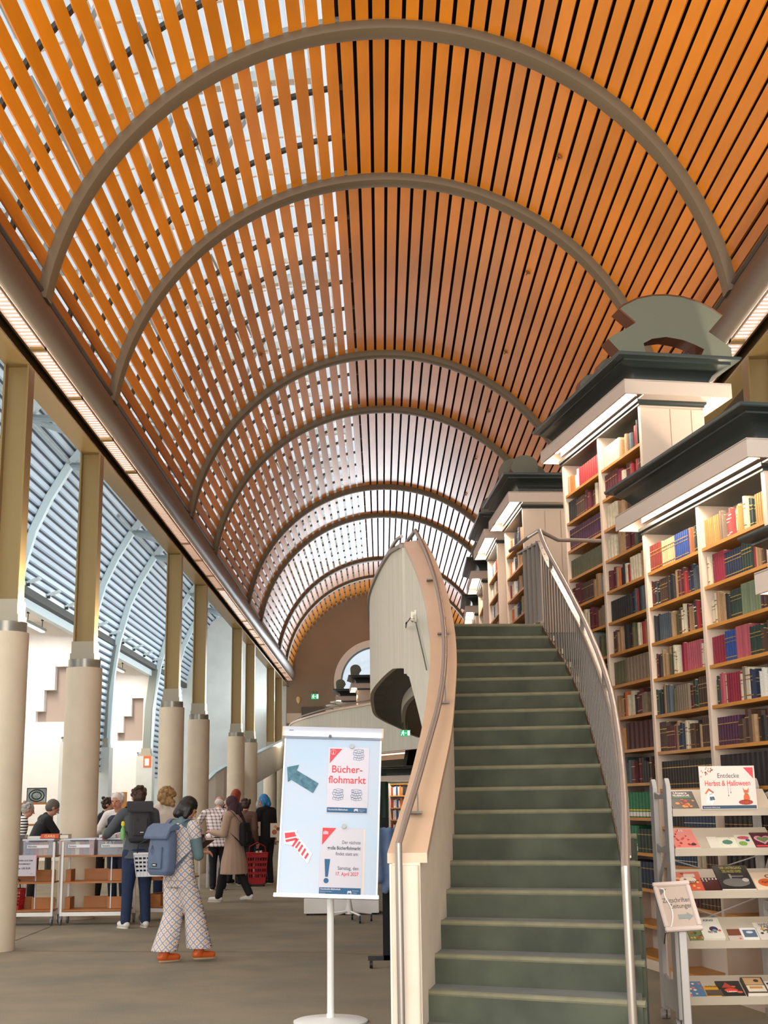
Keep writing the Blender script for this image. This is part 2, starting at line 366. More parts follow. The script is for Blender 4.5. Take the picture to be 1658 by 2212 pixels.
# side aisle: eave beam, alcoves with stepped niches, piers, hanging tubes, floodlights
ais = thing('trim_eave', 'dark eave beam along the side aisle', None, (-9, 30, 6.5), kind='structure')
b = MB(); b.box(-9.05, 3, 6.72, -8.8, YE, 6.92); b.build('eave_beam', M_dsteel, ais)
b = MB(); b.box(-9.15, 3, 6.5, -8.98, YE, 6.72); b.build('eave_channel', M_blue, ais)
for ya, yb in ((GY[1], GY[2]), (GY[3], GY[4]), (GY[5], GY[6]), (GY[7], GY[8])):
    b = MB(); b.box(-13, ya, 7.0, -9.05, yb+.3, 7.15); ais = thing('wall_left', 'white alcove of the side aisle with a stepped niche in its far wall', None, (-11, yb, 0), kind='structure'); b.build('alcove_ceiling', M_white, ais)
    b = MB()
    # far wall with a stepped opening: built from blocks around the steps
    Y0, Y1 = yb, yb+.3; st = [(-10.29, 4.99-.0, 5.3), (-10.06, 0, 5.92), (-9.76, 0, 6.62)]
    b.box(-13, Y0, 0, -10.29, Y1, 7.0); b.box(-10.29, Y0, 0, -9.5, Y1, 4.0); b.box(-9.5, Y0, 3.56, -9.3, Y1, 4.0); 
    z0, z1, z2, z3 = 4.0, 4.32, 4.95, 5.65
    b.box(-10.29, Y0, z1, -10.06, Y1, 7.0); b.box(-10.06, Y0, z2, -9.76, Y1, 7.0); b.box(-9.76, Y0, z3, -9.3, Y1, 7.0); b.box(-9.3, Y0, 3.4, -9.05, Y1, 7.0); b.box(-9.5, Y0, 0, -9.47, Y1, 3.5)
    b.build('alcove_wall', M_white, ais)
    b = MB(); b.box(-10.35, Y1-.02, 3.9, -9.25, Y1+.4, 5.8); b.build('niche_back', mat('niche_taupe', '9c8d83', .8), ais)
    b = MB(); b.box(-13.1, ya, 0, -12.9, yb, 7.1); b.build('alcove_outer_wall', M_white, ais)
    t = thing('tube_lamp', 'hanging fluorescent tube lamp in the %s side alcove from the front' % {GY[1]: 'first', GY[3]: 'second', GY[5]: 'third', GY[7]: 'fourth'}[ya], 'lamp', (-10, (ya+yb)/2, 6.6), group='hanging tubes in the left alcoves')
    b = MB(); b.box(-10.08, ya+.5, 6.62, -9.92, yb-.6, 6.7); b.build('lamp_channel', M_blue, t)
    b = MB(); b.box(-10.05, ya+.6, 6.58, -9.95, yb-.7, 6.62); b.build('tube', M_lamp, t)
    b = MB(); y = ya+1
    while y < yb-.6: b.tube([(-10, y, 6.7), (-10, y, 7.0)], .012, 5); b.lathe([(.05, 0), (.02, .06)], (-10, y, 6.92), 8); y += 1.6
    b.build('hanger', M_dsteel, t)
    area('alcove_light', (-10.2, (ya+yb)/2, 6.5), (0, 0, 0), .3, 6, 420, (1, .9, .8))
n = 0
for y in [GY[3]+1.1+k*2.05 for k in range(18)]:
    if min(abs(y-g) for g in GY) < .4: y += .6
    t = thing('floodlight', 'small white uplight on the dark eave beam, %s from the front' % ['first', 'second', 'third', 'fourth', 'fifth', 'sixth', 'seventh', 'eighth', 'ninth', 'tenth', 'eleventh', 'twelfth', 'thirteenth', 'fourteenth', 'fifteenth', 'sixteenth', 'seventeenth', 'eighteenth'][n], 'light', (-8.75, y, 6.92), group='uplights on the eave beam'); n += 1
    b = MB(); b.box(-8.8, y-.03, 6.92, -8.72, y+.03, 7.02); b.build('bracket', M_dsteel, t)
    b = MB(); b.cbox((0, 0, 0), (.34, .24, .04), T(-8.62, y, 7.06) @ RY(-.35)); b.build('lamp_head', M_blue, t)
for i, gy in enumerate(GY[2:]):
    t = thing('pier', '%s pale square pier in the side aisle, with grey steel post' % ordn[i], 'pillar', (-9.15, gy, 0), group='square piers of the side aisle')
    b = MB(); b.cbox((-9.15, gy, 1.7), (.62, .62, 3.4)); b.build('shaft', M_ltwall, t)
    b = MB(); b.cbox((-9.15, gy, 3.45), (.5, .5, .1)); b.cbox((-9.12, gy, 3.6), (.36, .4, .2)); b.build('base_block', M_cblk, t)
    b = MB(); b.prism([(-9.26, 3.7), (-8.98, 3.7), (-8.95, 5.2), (-8.75, 6.75), (-9.05, 6.75), (-9.22, 5.2)], 'Y', gy-.14, gy+.14); b.build('steel_post', mat('grey_post', '7d827b', .5, metal=.2), t)
b = MB(); 
p = at(310, 1633, Y=GY[8]-.32); q = at(325.5, 1657, Y=GY[8]-.32)
sgn = thing('orange_notice', 'small orange and white notice on the square pier in the side aisle', 'sign', ((p.x+q.x)/2, GY[8]-.33, q.z))
b.box(p.x, GY[8]-.335, q.z, q.x, GY[8]-.315, p.z); b.build('panel', mat('orange_print', 'e8632c', .6), sgn)
b.__init__(); b.box(p.x+.05, GY[8]-.34, q.z+.06, q.x-.07, GY[8]-.33, p.z-.1); b.build('paper', mat('paper', 'f1efea', .7), sgn)
b = MB(); b.box(-9.0, YE-.6, 0, -4.3, YE-.3, 6.9); b.prism([(-9.0, 6.9), (-8.6, 8.1), (-8.2, 8.95), (-7.7, 9.75), (-4.3, 12), (-4.3, 6.9)], 'Y', YE-.6, YE-.3)
b.build('wall_aisle_end', M_ltwall, kind='structure')

# end wall with round window
wc = Vector((-.2, YE, 6.95)); wr = 1.92
b = MB(); n = 64; ring = [(wc.x+wr*math.cos(2*PI*i/n), wc.z+wr*math.sin(2*PI*i/n)) for i in range(n)]
# outer rectangle points matched to the ring
def outer(i):
    a = 2*PI*i/n; c, s_ = math.cos(a), math.sin(a); k = min((5.6 if c >= 0 else 4.7)/max(abs(c), 1e-6), ((12.6-wc.z) if s_ > 0 else wc.z)/max(abs(s_), 1e-6))
    return (wc.x+c*k, wc.z+s_*k)
for i in range(n):
    j = (i+1) % n; o1, o2 = outer(i), outer(j)
    b.add([(ring[i][0], YE, ring[i][1]), (ring[j][0], YE, ring[j][1]), (o2[0], YE, o2[1]), (o1[0], YE, o1[1])], [(0, 1, 2, 3)])
    b.add([(ring[i][0], YE, ring[i][1]), (ring[j][0], YE, ring[j][1]), (ring[j][0], YE+.5, ring[j][1]), (ring[i][0], YE+.5, ring[i][1])], [(0, 1, 2, 3)])
b.box(-4.9, YE+.01, 0, -4.3, YE+.3, 12.6); b.box(4.5, YE+.01, 0, 13.9, YE+.3, 12); b.box(-4.3, YE+.01, 0, -4.85, YE+.3, 12.6)
for sx, sz in ((-4.9, 12.6), (5.4, 12.6), (5.4, 0), (-4.9, 0)): b.add([(sx, YE, sz), (sx*.98, YE, sz), (sx, YE, sz*.98)], [(0, 1, 2)])
b.build('wall_end', M_tan, kind='structure')
wn = thing('window_1', 'large round window with white frame in the end wall', None, tuple(wc-Vector((0, 0, wr))), kind='structure')
def annulus(b, c, r0, r1, y0, y1, n=64):
    rings = [[Vector((c.x+r*math.cos(2*PI*i/n), y, c.z+r*math.sin(2*PI*i/n))) for i in range(n)] for r, y in ((r0, y0), (r1, y0), (r1, y1), (r0, y1), (r0, y0))]
    b.loft(rings, cap=False)
b = MB(); annulus(b, wc, wr-.28, wr+.02, YE-.05, YE+.1); b.build('window_frame', mat('white_paint', 'e8e6e2', .5), wn)
b = MB(); annulus(b, wc, wr-.36, wr-.27, YE+.1, YE+.2); b.box(wc.x-.03, YE+.12, wc.z-wr+.3, wc.x+.03, YE+.18, wc.z+wr-.3); b.box(wc.x-wr+.3, YE+.12, wc.z-.5, wc.x+wr-.3, YE+.18, wc.z-.44); b.build('mullion', mat('blue_grey_frame', '7f97a5', .5), wn)
b = MB(); b.add([(wc.x+(wr-.3)*math.cos(2*PI*i/48), YE+.15, wc.z+(wr-.3)*math.sin(2*PI*i/48)) for i in range(48)], [tuple(range(48))]); b.build('window_pane', M_glass, wn)
# end wall door recess, notice, exit sign, lamp
def wallbox(name, x0, y0, x1, y1, m, Y=YE, t=.06, **k):
    p, q = at(x0, y0, Y=Y), at(x1, y1, Y=Y); b = MB(); b.box(p.x, Y-t, q.z, q.x, Y, p.z); return b.build(name, m, **k)
d1 = wallbox('door_1', 651, 1528, 701, 1592, mat('dark_door', '5f5a4c', .6), kind='structure', label='dark recessed doorway high in the end wall')
n1 = wallbox('wall_notice', 619, 1541, 651, 1562, mat('notice_board', 'dccdb8', .7), label='pale framed notice board beside the door in the end wall', category='notice')
M_exit = mat('exit_green', '37a06a', .5, emit='3fbf7f', es=.6); M_ew = mat('exit_white', 'e8fff0', .5, emit='e8fff0', es=1)
def exit_sign(x0, y0, x1, y1, Y, lab):
    p, q = at(x0, y0, Y=Y), at(x1, y1, Y=Y); w, h = q.x-p.x, p.z-q.z
    t = thing('exit_sign', lab, 'sign', ((p.x+q.x)/2, Y, q.z)); b = MB(); b.box(p.x, Y, q.z, q.x, Y+.06, p.z); b.build('housing', M_exit, t)
    b = MB(); f = Y-.006; X = lambda u: p.x+w*u; Z = lambda v: q.z+h*v
    def poly(P): b.prism([(X(u), Z(v)) for u, v in P], 'Y', f, f+.005)
    poly([(.05, .12), (.12, .12), (.2, .45), (.28, .3), (.33, .1), (.4, .1), (.34, .45), (.28, .62), (.38, .55), (.4, .62), (.26, .78), (.12, .6), (.15, .52), (.22, .6), (.16, .42)])
    b.cyl((X(.3), f, Z(.86)), (X(.3), f+.005, Z(.86)), h*.09, 8)
    poly([(.45, .45), (.62, .45), (.62, .55), (.45, .55)]); poly([(.72, .12), (.94, .12), (.94, .9), (.72, .9)])
    b.build('pictogram', M_ew, t)
    b = MB(); 
    for u in (.25, .75): b.tube([(X(u), Y+.03, p.z), (X(u), Y+.03, p.z+.12)], .012, 5)
    b.build('hanger', M_dsteel, t)
exit_sign(672, 1499, 688, 1510, YE-.2, 'small green exit sign high on the end wall')
wl = thing('wall_lamp', 'small round cream wall lamp on the end wall beside the exit sign', 'lamp', tuple(at(644, 1515, Y=YE-.2)))
p = at(644, 1510, Y=YE-.1); b = MB(); b.lathe([(.01, -.22), (.09, -.1), (.1, 0), (.07, .1), (.01, .12)], (p.x, p.y, p.z), 12); b.build('shade', mat('cream_lamp', 'e8c98c', .5), wl, smooth=True)
# building outside beyond the round window
b = MB(); b.box(-6, YE+14, -2, -2.2, YE+18, 7.6); b.box(1.5, YE+16, -2, 7, YE+20, 6.2)
b.build('neighbouring_roofline', mat('pale_facade', 'c9d0d2', .8), label='pale building seen through the round window', category='building')
# ================================================================== STAIRS AND GALLERY
M_stair = mat('green_stair_carpet', '4d5040', .95, noise=.35, scale=3.5, col2='3b3e32', sheen=.1)
M_worn = mat('worn_nosing_carpet', '77725a', .95, noise=.2, scale=9)
M_plaster = mat('cream_plaster', 'ddcdb8', .8, noise=.08, scale=5, bump=.05)
M_cap = mat('beige_cap_board', 'c9a98b', .42, noise=.06, scale=2, coat=.15)
M_rail = mat('brushed_rail_steel', '9c9086', .36, metal=.55)
M_bal = mat('baluster_steel', '5f564e', .45, metal=.15)
M_soffit = mat('dark_grey_soffit', '6b6b68', .9)
M_brownsof = mat('brown_soffit', '85756a', .9)
RISE = .1644; HG = RISE*20
def yL(k): return 7.95+.305*(k-1)
def yR(k): return 7.36+.345*(k-1)
Lpy = [2138.6, 2062.6, 1990, 1928, 1867, 1809, 1754, 1703.6, 1655.6, 1612, 1573, 1533, 1498, 1464, 1432, 1402.6, 1375, 1348]
Lpx = [905, 919, 934, 949, 960, 970, 976, 980, 980, 980, 979, 981, 984, 986, 987.5, 987, 985, 983]
Rpy = [2166, 2080, 2003, 1934, 1871, 1811, 1755, 1704, 1656, 1613.5, 1573.5, 1533.5, 1499, 1465, 1433, 1404, 1377, 1349]
Rpx = [1396, 1394, 1392, 1388, 1384, 1376, 1352, 1341, 1330, 1316, 1298, 1283, 1266, 1248, 1232, 1214, 1196, 1174]
PL = {k+1: at(Lpx[k], Lpy[k], Y=yL(k+1)) for k in range(18)}; PR = {k+1: at(Rpx[k], Rpy[k], Y=yR(k+1)) for k in range(18)}
XL = {k: PL[k].x for k in PL}; XR = {k: PR[k].x for k in PR}
for k in (0, -1): XL[k] = XL[1]-.05*(1-k); XR[k] = XR[1]-.04*(1-k)
XL[19] = XL[18]-.02; XR[19] = XR[18]-.04
st = thing('staircase', 'curved staircase with dark green carpeted steps up to the gallery', 'staircase', (.8, 7, 0))
for k in range(-1, 19):
    h = RISE*(k+2); P = [(XL[k]-.03, yL(k)), (XR[k], yR(k)), (XR[k+1] if k < 18 else XR[18], yR(k+1)+.04), (XL[k+1]-.03, yL(k+1)+.04)]
    if k == 18: P = [(XL[18]-.03, yL(18)), (XR[18], yR(18)), (XR[18]-.04, yR(18)+.6), (XL[18]-.1, yL(18)+.6)]
    b = MB(); b.prism(P, 'Z', 0 if k < 7 else h-.4, h); o = b.build('step', M_stair, st, bevel=.022, smooth=True)
    b = MB(); a_, c_ = Vector((XL[k]-.02, yL(k)+.016, h-.012)), Vector((XR[k], yR(k)+.016, h-.012)); b.tube([a_, c_], .0195, 8); b.build('worn_nosing', M_worn, st, smooth=True)
# left parapet: wall under the cap board
def hl(Y): return min(.493+(RISE/.305)*(Y-7.95), HG+.01)
capL = [((836, 1845), 7.66), ((880, 1700), 8.35), ((908, 1586), 9.02), ((919, 1528), 9.4), ((926, 1467), 9.84), ((929.7, 1391), 10.46), ((921, 1304), 11.3), ((901.5, 1228.5), 12.15), ((872, 1167), 13.3)]
capR = [((922, 1840), 7.67), ((950, 1700), 8.35), ((978, 1575), 9.08), ((981.7, 1510), 9.52), ((987, 1445), 10.0), ((985, 1380), 10.56), ((971, 1302), 11.3), ((942.7, 1217.6), 12.3), ((915.6, 1169), 13.15)]
CLp = [at(*q, Y=y) for q, y in capL]; CRp = [at(*q, Y=y) for q, y in capR]
def resample(P, n):
    out = []; ys = [p.y for p in P]
    for i in range(n):
        y = ys[0]+(ys[-1]-ys[0])*i/(n-1)
        for a, c in zip(P, P[1:]):
            if y <= c.y+1e-6: t = (y-a.y)/(c.y-a.y); out.append(a.lerp(c, max(0, min(1, t)))); break
    return out
def smooth3(P, it=2):
    for _ in range(it): P = [P[0]]+[(P[i-1]+P[i]*2+P[i+1])/4 for i in range(1, len(P)-1)]+[P[-1]]
    return P
CL, CR = smooth3(resample(CLp, 29)), smooth3(resample(CRp, 29))
for i in range(29):
    z = (CL[i].z+CR[i].z)/2; CL[i].z = CR[i].z = z
b = MB(); b.loft([[CL[i]+Vector((0, 0, -.055)), CR[i]+Vector((0, 0, -.055)), CR[i], CL[i]] for i in range(29)]); b.build('cap_board', M_cap, st, bevel=0)
b = MB(); rr = []
for i in range(29):
    a, c = CL[i].lerp(CR[i], .12), CL[i].lerp(CR[i], .82); zt = CL[i].z-.055
    zb = 0 if a.y < 9.2 else max(0, hl(a.y)-.45 if a.y < 11.5 else hl(a.y)-.42)
    rr.append([Vector((a.x, a.y, zb)), Vector((c.x, c.y, zb)), Vector((c.x, c.y, zt)), Vector((a.x, a.y, zt))])
b.loft(rr); b.k = 1
b.build('parapet_wall', [M_plaster], st)
# outer concrete skin of the parapet (board marked) on its hall side
b = MB(); rr = []
for i in range(29):
    a = CL[i].lerp(CR[i], .1); zt = CL[i].z-.06; zb = 0 if a.y < 9.2 else hl(a.y)-.5
    rr.append([Vector((a.x-.012, a.y, zb)), Vector((a.x+.004, a.y, zb)), Vector((a.x+.004, a.y, zt)), Vector((a.x-.012, a.y, zt))])
b.loft(rr); b.build('outer_face', M_concrete, st)
def on_face(x, y, off=-.018):
    best = None
    for i in range(120):
        Y = 8.0+i*.045; j = min(range(28), key=lambda q: abs(CL[q].y-Y)); a = CL[j].lerp(CL[j+1], 0) if CL[j].y >= Y else CL[j]
        fx_ = None
        for u, v in zip(CL, CL[1:]):
            if u.y <= Y <= v.y: fx_ = u.x+(v.x-u.x)*(Y-u.y)/(v.y-u.y)
        if fx_ is None: continue
        p = at(x, y, Y=Y); e = abs(p.x-(fx_+off+.006))
        if best is None or e < best[0]: best = (e, p)
    return best[1]
M_crack = mat('concrete_crack', '5d5b52', .9)
for P in ([(891, 1328), (884, 1338), (877, 1346), (876, 1356)], [(896, 1336), (904, 1372), (914, 1415), (921, 1447)]):
    b = MB(); b.tube([on_face(*q) for q in P], .006, 5); b.build('crack', M_crack, st)
b = MB(); rq = random.Random(4)
for i in range(14): p = on_face(rq.uniform(888, 897), rq.uniform(1324, 1342)); b.cbox(p, (.012, rq.uniform(.03, .1), rq.uniform(.02, .05)))
b.build('spalled_patch', mat('spalled_white', 'c4beae', .9), st, kind='stuff')
# front pillar below the cap end
b = MB(); fx, fy = CL[0].lerp(CR[0], .1), CL[0].lerp(CR[0], .78)
b.rbox(((fx.x+fy.x)/2, 7.67, .6), (abs(fy.x-fx.x), .1, 1.2), .02); b.build('front_pillar', M_plaster, st)
# handrail above the cap
hr = [((860, 1810), 7.56), ((881, 1755), 7.81), ((903.5, 1681), 8.19), ((928, 1590), 8.7), ((940.5, 1554), 8.93), ((954.6, 1489), 9.37), ((960.5, 1424), 9.86), ((960, 1369), 10.32), ((953.5, 1315), 10.83), ((942.7, 1259), 11.41), ((930, 1220), 11.86), ((910, 1170), 12.9), ((897, 1146), 13.25)]
hp = smooth3(resample([at(*q, Y=y) for q, y in hr], 25), 1)
b = MB(); b.tube([hp[0]+Vector((.004, 0, -1.35)), hp[0]+Vector((0, -.0, -.03))]+hp[1:]+[at(880, 1168, Y=13.9), at(862, 1195, Y=14.6)], .021, 10); b.build('handrail', M_rail, st, smooth=True)
for i in (2, 8, 13, 18, 22):
    p = hp[i]; j = min(range(29), key=lambda q: abs(CL[q].y-p.y)); zc = CL[j].z
    b = MB(); b.cbox((p.x, p.y, zc+.006), (.09, .08, .012)); b.cbox((p.x+.02, p.y, (zc+p.z)/2), (.008, .05, p.z-zc)); b.build('rail_bracket', M_bal, st)
# small black plate on the inner wall
b = MB(); p = at(914, 2042, Y=8.0); b.cbox((0, 0, 0), (.006, .09, .13), T(p.x-.008, p.y, p.z) @ RZ(-.16)); o = b.build('info_plate', mat('black_plate', '161412', .5), st)
b = MB(); 
for i in range(5): b.cbox((0, 0, -.03+i*.016), (.003, .06, .003), T(p.x-.002, p.y-.002, p.z) @ RZ(-.16))
b.build('plate_text', mat('plate_grey', '8d8a84', .6), st)

# right railing: handrail, flat bar, balusters, stringer, newel
rl = [(1165, 1160), (1190, 1205), (1222, 1262), (1262, 1340), (1296, 1420), (1322, 1500), (1338, 1600), (1347, 1700), (1349, 1752), (1350, 1825)]
def rail_x(y):
    for a, c in zip(rl, rl[1:]):
        if a[1] <= y <= c[1]: t = (y-a[1])/(c[1]-a[1]); return a[0]+t*(c[0]-a[0])
    return rl[0][0] if y < rl[0][1] else rl[-1][0]
CC = {18: .97, 17: .88, 16: .82, 15: .78, 14: .77, 13: .77, 12: .79, 11: .82, 10: .85, 9: .88, 8: .91, 7: .93, 6: .95, 5: .97, 4: .99, 3: 1.01, 2: 1.03, 1: 1.05, 0: 1.05}
def pix(P):
    d = P-Vector((0, 0, EYE)); z = d.dot(Fd); return W/2+FPX*d.dot(Rt)/z, H/2-FPX*d.dot(Up)/z
RT = []
for k in [x/2 for x in range(-2, 37)]:
    Y = yR(k); h = RISE*(k+2); k0 = max(0, math.floor(k)); k1 = min(18, k0+1); c = CC[k0]+(CC[k1]-CC[k0])*max(0, k-k0)
    X = 1.4
    for _ in range(6):
        py = pix(Vector((X, Y, h+c)))[1]; X = at(rail_x(py), py, Y=Y).x
    RT.append(Vector((X, Y, h+c)))
RT = smooth3(RT, 3)
b = MB(); end = RT[-1]
b.tube([RT[0]+Vector((0, 0, -.72)), RT[0]+Vector((0, -.0, -.06))]+RT+[end+Vector((.02, .12, .02)), end+Vector((.22, .25, -.05)), end+Vector((.75, .35, -.05))], .022, 10); b.build('handrail', M_rail, st, smooth=True)
b = MB(); b.tube([end+Vector((0, .1, .02)), end+Vector((-.1, .12, -.04)), end+Vector((-.22, .9, -.04))], .02, 8); b.build('handrail', M_rail, st, smooth=True)
b = MB(); b.sweep([p+Vector((0, 0, -.12)) for p in RT[2:]], [(-.025, -.006), (.025, -.006), (.025, .006), (-.025, .006)]); b.build('flat_rail', M_rail, st)
def base_z(p, c): return p.z-c
lower = []
for i, k in enumerate([x/2 for x in range(-2, 37)]):
    k0 = max(0, math.floor(k)); k1 = min(18, k0+1); c = CC[k0]+(CC[k1]-CC[k0])*max(0, k-k0); lower.append(RT[i]+Vector((0, 0, -c+.02)))
b = MB(); b.sweep(lower, [(-.01, -.09), (.01, -.09), (.01, -.03), (-.01, -.03)]); b.build('stringer', mat('brown_stringer', '5d4b3d', .6), st)
bm_ = MB(); bm_.cbox((0, 0, .5), (.036, .009, 1)); bal_me = None
for i in range(1, 50):
    t = i/50*(len(RT)-5)+4; j = int(t); f_ = t-j
    if j >= len(RT)-1: continue
    a = RT[j].lerp(RT[j+1], f_); lo = lower[j].lerp(lower[j+1], f_); d_ = RT[j+1]-RT[j]
    if bal_me is None: o = bm_.build('baluster', M_bal, st, local=True); bal_me = o.data
    else: o = bpy.data.objects.new('baluster', bal_me); COL.objects.link(o); o.parent = st
    o.location = Vector((lo.x, lo.y, lo.z-.06))-Vector(st.location); o.scale = (1, 1, a.z-.12-lo.z+.06); o.rotation_euler = (0, 0, math.atan2(d_.y, d_.x))
for j in (8, 17, 26, 35):
    a = RT[j]; b = MB(); b.cbox((a.x, a.y, a.z-.07), (.03, .03, .13)); b.build('rail_post', M_bal, st)
b = MB(); e0 = lower[-1]
for i in range(4):
    x0, y0 = e0.x-.02-.03*i, e0.y+.05+.14*i; b.cbox((x0, y0, (e0.z+end.z-.12)/2+.02), (.045, .009, end.z-.12-e0.z))
b.build('landing_balusters', M_bal, st, kind='stuff')
b = MB(); b.sweep([Vector((e0.x, e0.y+.02, end.z-.12)), Vector((e0.x-.15, e0.y+.65, end.z-.12))], [(-.025, -.01), (.025, -.01), (.025, .01), (-.025, .01)]); b.build('landing_rail', M_rail, st); b = MB(); b.sweep([Vector((e0.x, e0.y+.02, e0.z+.0)), Vector((e0.x-.15, e0.y+.65, e0.z))], [(-.03, -.01), (.03, -.01), (.03, .01), (-.03, .01)]); b.build('landing_rail', M_rail, st)
# tread brackets seen as pale notches under the railing
b = MB()
for k in range(9, 18):
    p = lower[2*k+2]; b.cbox((p.x+.035, p.y+.05, p.z-.05), (.03, .16, .05))
b.build('tread_bracket', M_plaster, st, kind='stuff')

# gallery slab with curved edge; parapet rising from the stair head
ga = thing('gallery', 'concrete gallery floor with curved edge at the top of the stairs', None, (2, 22, 3), kind='structure')
topc = [((872, 1167), 4.3), ((840.7, 1207), 4.3), ((819, 1246), 4.3), ((804, 1283), 4.3), ((800.6, 1309), 4.3), ((801.7, 1337), 4.3), ((807, 1376), 4.3)]
edge = [at(*q, Z=z) for q, z in topc]
edge = [Vector((CL[-1].x, CL[-1].y+.05, 4.3))]+[Vector((p.x, p.y, 4.3)) for p in edge]+[Vector((.0, 23.8, 4.3)), Vector((.24, 25.8, 4.3)), Vector((.62, 28.2, 4.3)), Vector((1.3, 29.6, 4.3))]
def spline(P, m=4):
    out = []
    for i in range(len(P)-1):
        p0, p1, p2, p3 = P[max(i-1, 0)], P[i], P[i+1], P[min(i+2, len(P)-1)]
        for j in range(m):
            t = j/m; out.append(.5*((2*p1)+(p2-p0)*t+(2*p0-5*p1+4*p2-p3)*t*t+(3*p1-p0-3*p2+p3)*t**3))
    return out+[P[-1]]
ed = spline(edge)
for i_ in range(7): ed[i_].z = (CL[-1].z-.05)*(1-i_/7)+4.3*(i_/7)
b = MB(); b.sweep(ed, [(-.02, -1.3), (.16, -1.3), (.16, 0), (-.02, 0)]); b.build('parapet', M_concrete, ga, smooth=True)
b = MB(); b.sweep([p+Vector((0, 0, .0)) for p in ed], [(-.05, 0), (.17, 0), (.17, .04), (-.05, .04)]); b.build('parapet_cap', mat('grey_cap', '8d8479', .5), ga, smooth=True)
b = MB(); b.tube([p+Vector((.05, 0, .17)) for p in ed[6:]], .02, 8); b.build('gallery_handrail', M_rail, ga, smooth=True)
slab = [(p.x+.03, p.y) for p in ed]+[(1.6, 29.8), (9, 29.8), (9, 14.0), (XR[18]-.05, 13.85), (XL[18]-.1, 13.8)]
b = MB(); b.prism(slab, 'Z', 3.0, HG-.02)
b.build('slab', M_soffit, ga)
b = MB(); b.prism(slab, 'Z', HG-.02, HG-.005); b.build('gallery_carpet', M_stair, ga)
ins = [(906, 1487), (884, 1506), (873, 1526), (871, 1554), (877.6, 1576), (905, 1588)]
ip = spline([at(*q, Z=2.9) for q in ins], 3)
b = MB(); P = [(p.x, p.y) for p in ip]+[(2.5, 27.6), (2.5, 16)]
b.prism(P, 'Z', 2.86, 2.999); b.build('dropped_soffit', M_brownsof, ga)
b = MB(); b.sweep([Vector((p.x, p.y, 2.85)) for p in ip], [(-.03, 0), (.03, 0), (.03, .14), (-.03, .14)]); b.build('soffit_edge', M_concrete, ga, smooth=True)
# far gallery with curved front
far = [(870, 1500), (807, 1523), (730, 1536.6), (663, 1554), (636, 1565), (630, 1579), (634, 1596)]
fe = [Vector((1.6, 33.5, 4.25))]+[at(*q, Z=4.25) for q in far[1:6]]+[Vector((-3.62, 55, 4.25)), Vector((-3.7, YE-.1, 4.25))]
fe = spline([Vector((p.x, p.y, 4.25)) for p in fe])
gb = thing('far_gallery', 'curved concrete gallery front at the far end of the hall', None, (0, 45, 2.9), kind='structure')
b = MB(); b.sweep(fe[::-1], [(-.08, -1.35), (.1, -1.35), (.1, 0), (-.08, 0)]); b.build('parapet', M_concrete, gb, smooth=True)
b = MB(); b.sweep(fe[::-1], [(-.12, 0), (.14, 0), (.14, .06), (-.12, .06)]); b.build('parapet_cap', M_cap, gb, smooth=True)
b = MB(); b.tube([p+Vector((0, 0, .16)) for p in fe], .025, 6); b.build('gallery_handrail', M_rail, gb)
b = MB(); b.prism([(p.x, p.y) for p in fe]+[(9, YE-.2), (9, 33.5)], 'Z', 2.95, 3.28); b.build('slab', M_ltwall, gb)
b = MB(); fi = [Vector((p.x+.7, p.y+.9, 2.75)) for p in fe[:18]]; b.sweep(fi[::-1], [(-.05, 0), (.05, 0), (.05, .22), (-.05, .22)]); b.build('soffit_fascia', M_cap, gb, smooth=True)
b = MB(); b.sweep([p+Vector((-.25, -.3, .12)) for p in fi[3:12]][::-1], [(-.06, 0), (.06, 0), (.06, .03), (-.06, .03)]); b.build('light_strip', M_lamp, gb)
b = MB(); b.box(-2.6, 58.5, 0, 8, 58.7, 2.9)
x = -2.6
while x < 6: b.box(x, 58.42, 0, x+.12, 58.5, 2.9); x += .24
b.build('back_wall', mat('green_grey_sheet', '6f8880', .6), gb)
# inclined white parapets of the far left stair
b = MB(); q = [at(445, 1690, Y=41.5), at(462, 1672, Y=41.7), at(478, 1661, Y=42), at(530, 1640, Y=46), at(640, 1588, Y=57)]
q2 = [Vector((p.x, p.y, p.z)) for p in q]
fs = thing('far_staircase', 'white parapets of a curved staircase behind the left columns', 'staircase', (q[0].x, q[0].y, 0))
b.sweep(q2, [(-.08, -1.0), (.08, -1.0), (.08, 0), (-.08, 0)]); b.build('parapet', M_white, fs)
b = MB(); b.sweep(q2, [(-.11, 0), (.11, 0), (.11, .06), (-.11, .06)]); b.build('parapet_cap', mat('blue_cap', 'a9b9bd', .4), fs)
exit_sign(864, 1577, 886, 1590, 21.5, 'green emergency exit sign with running figure hanging below the gallery')
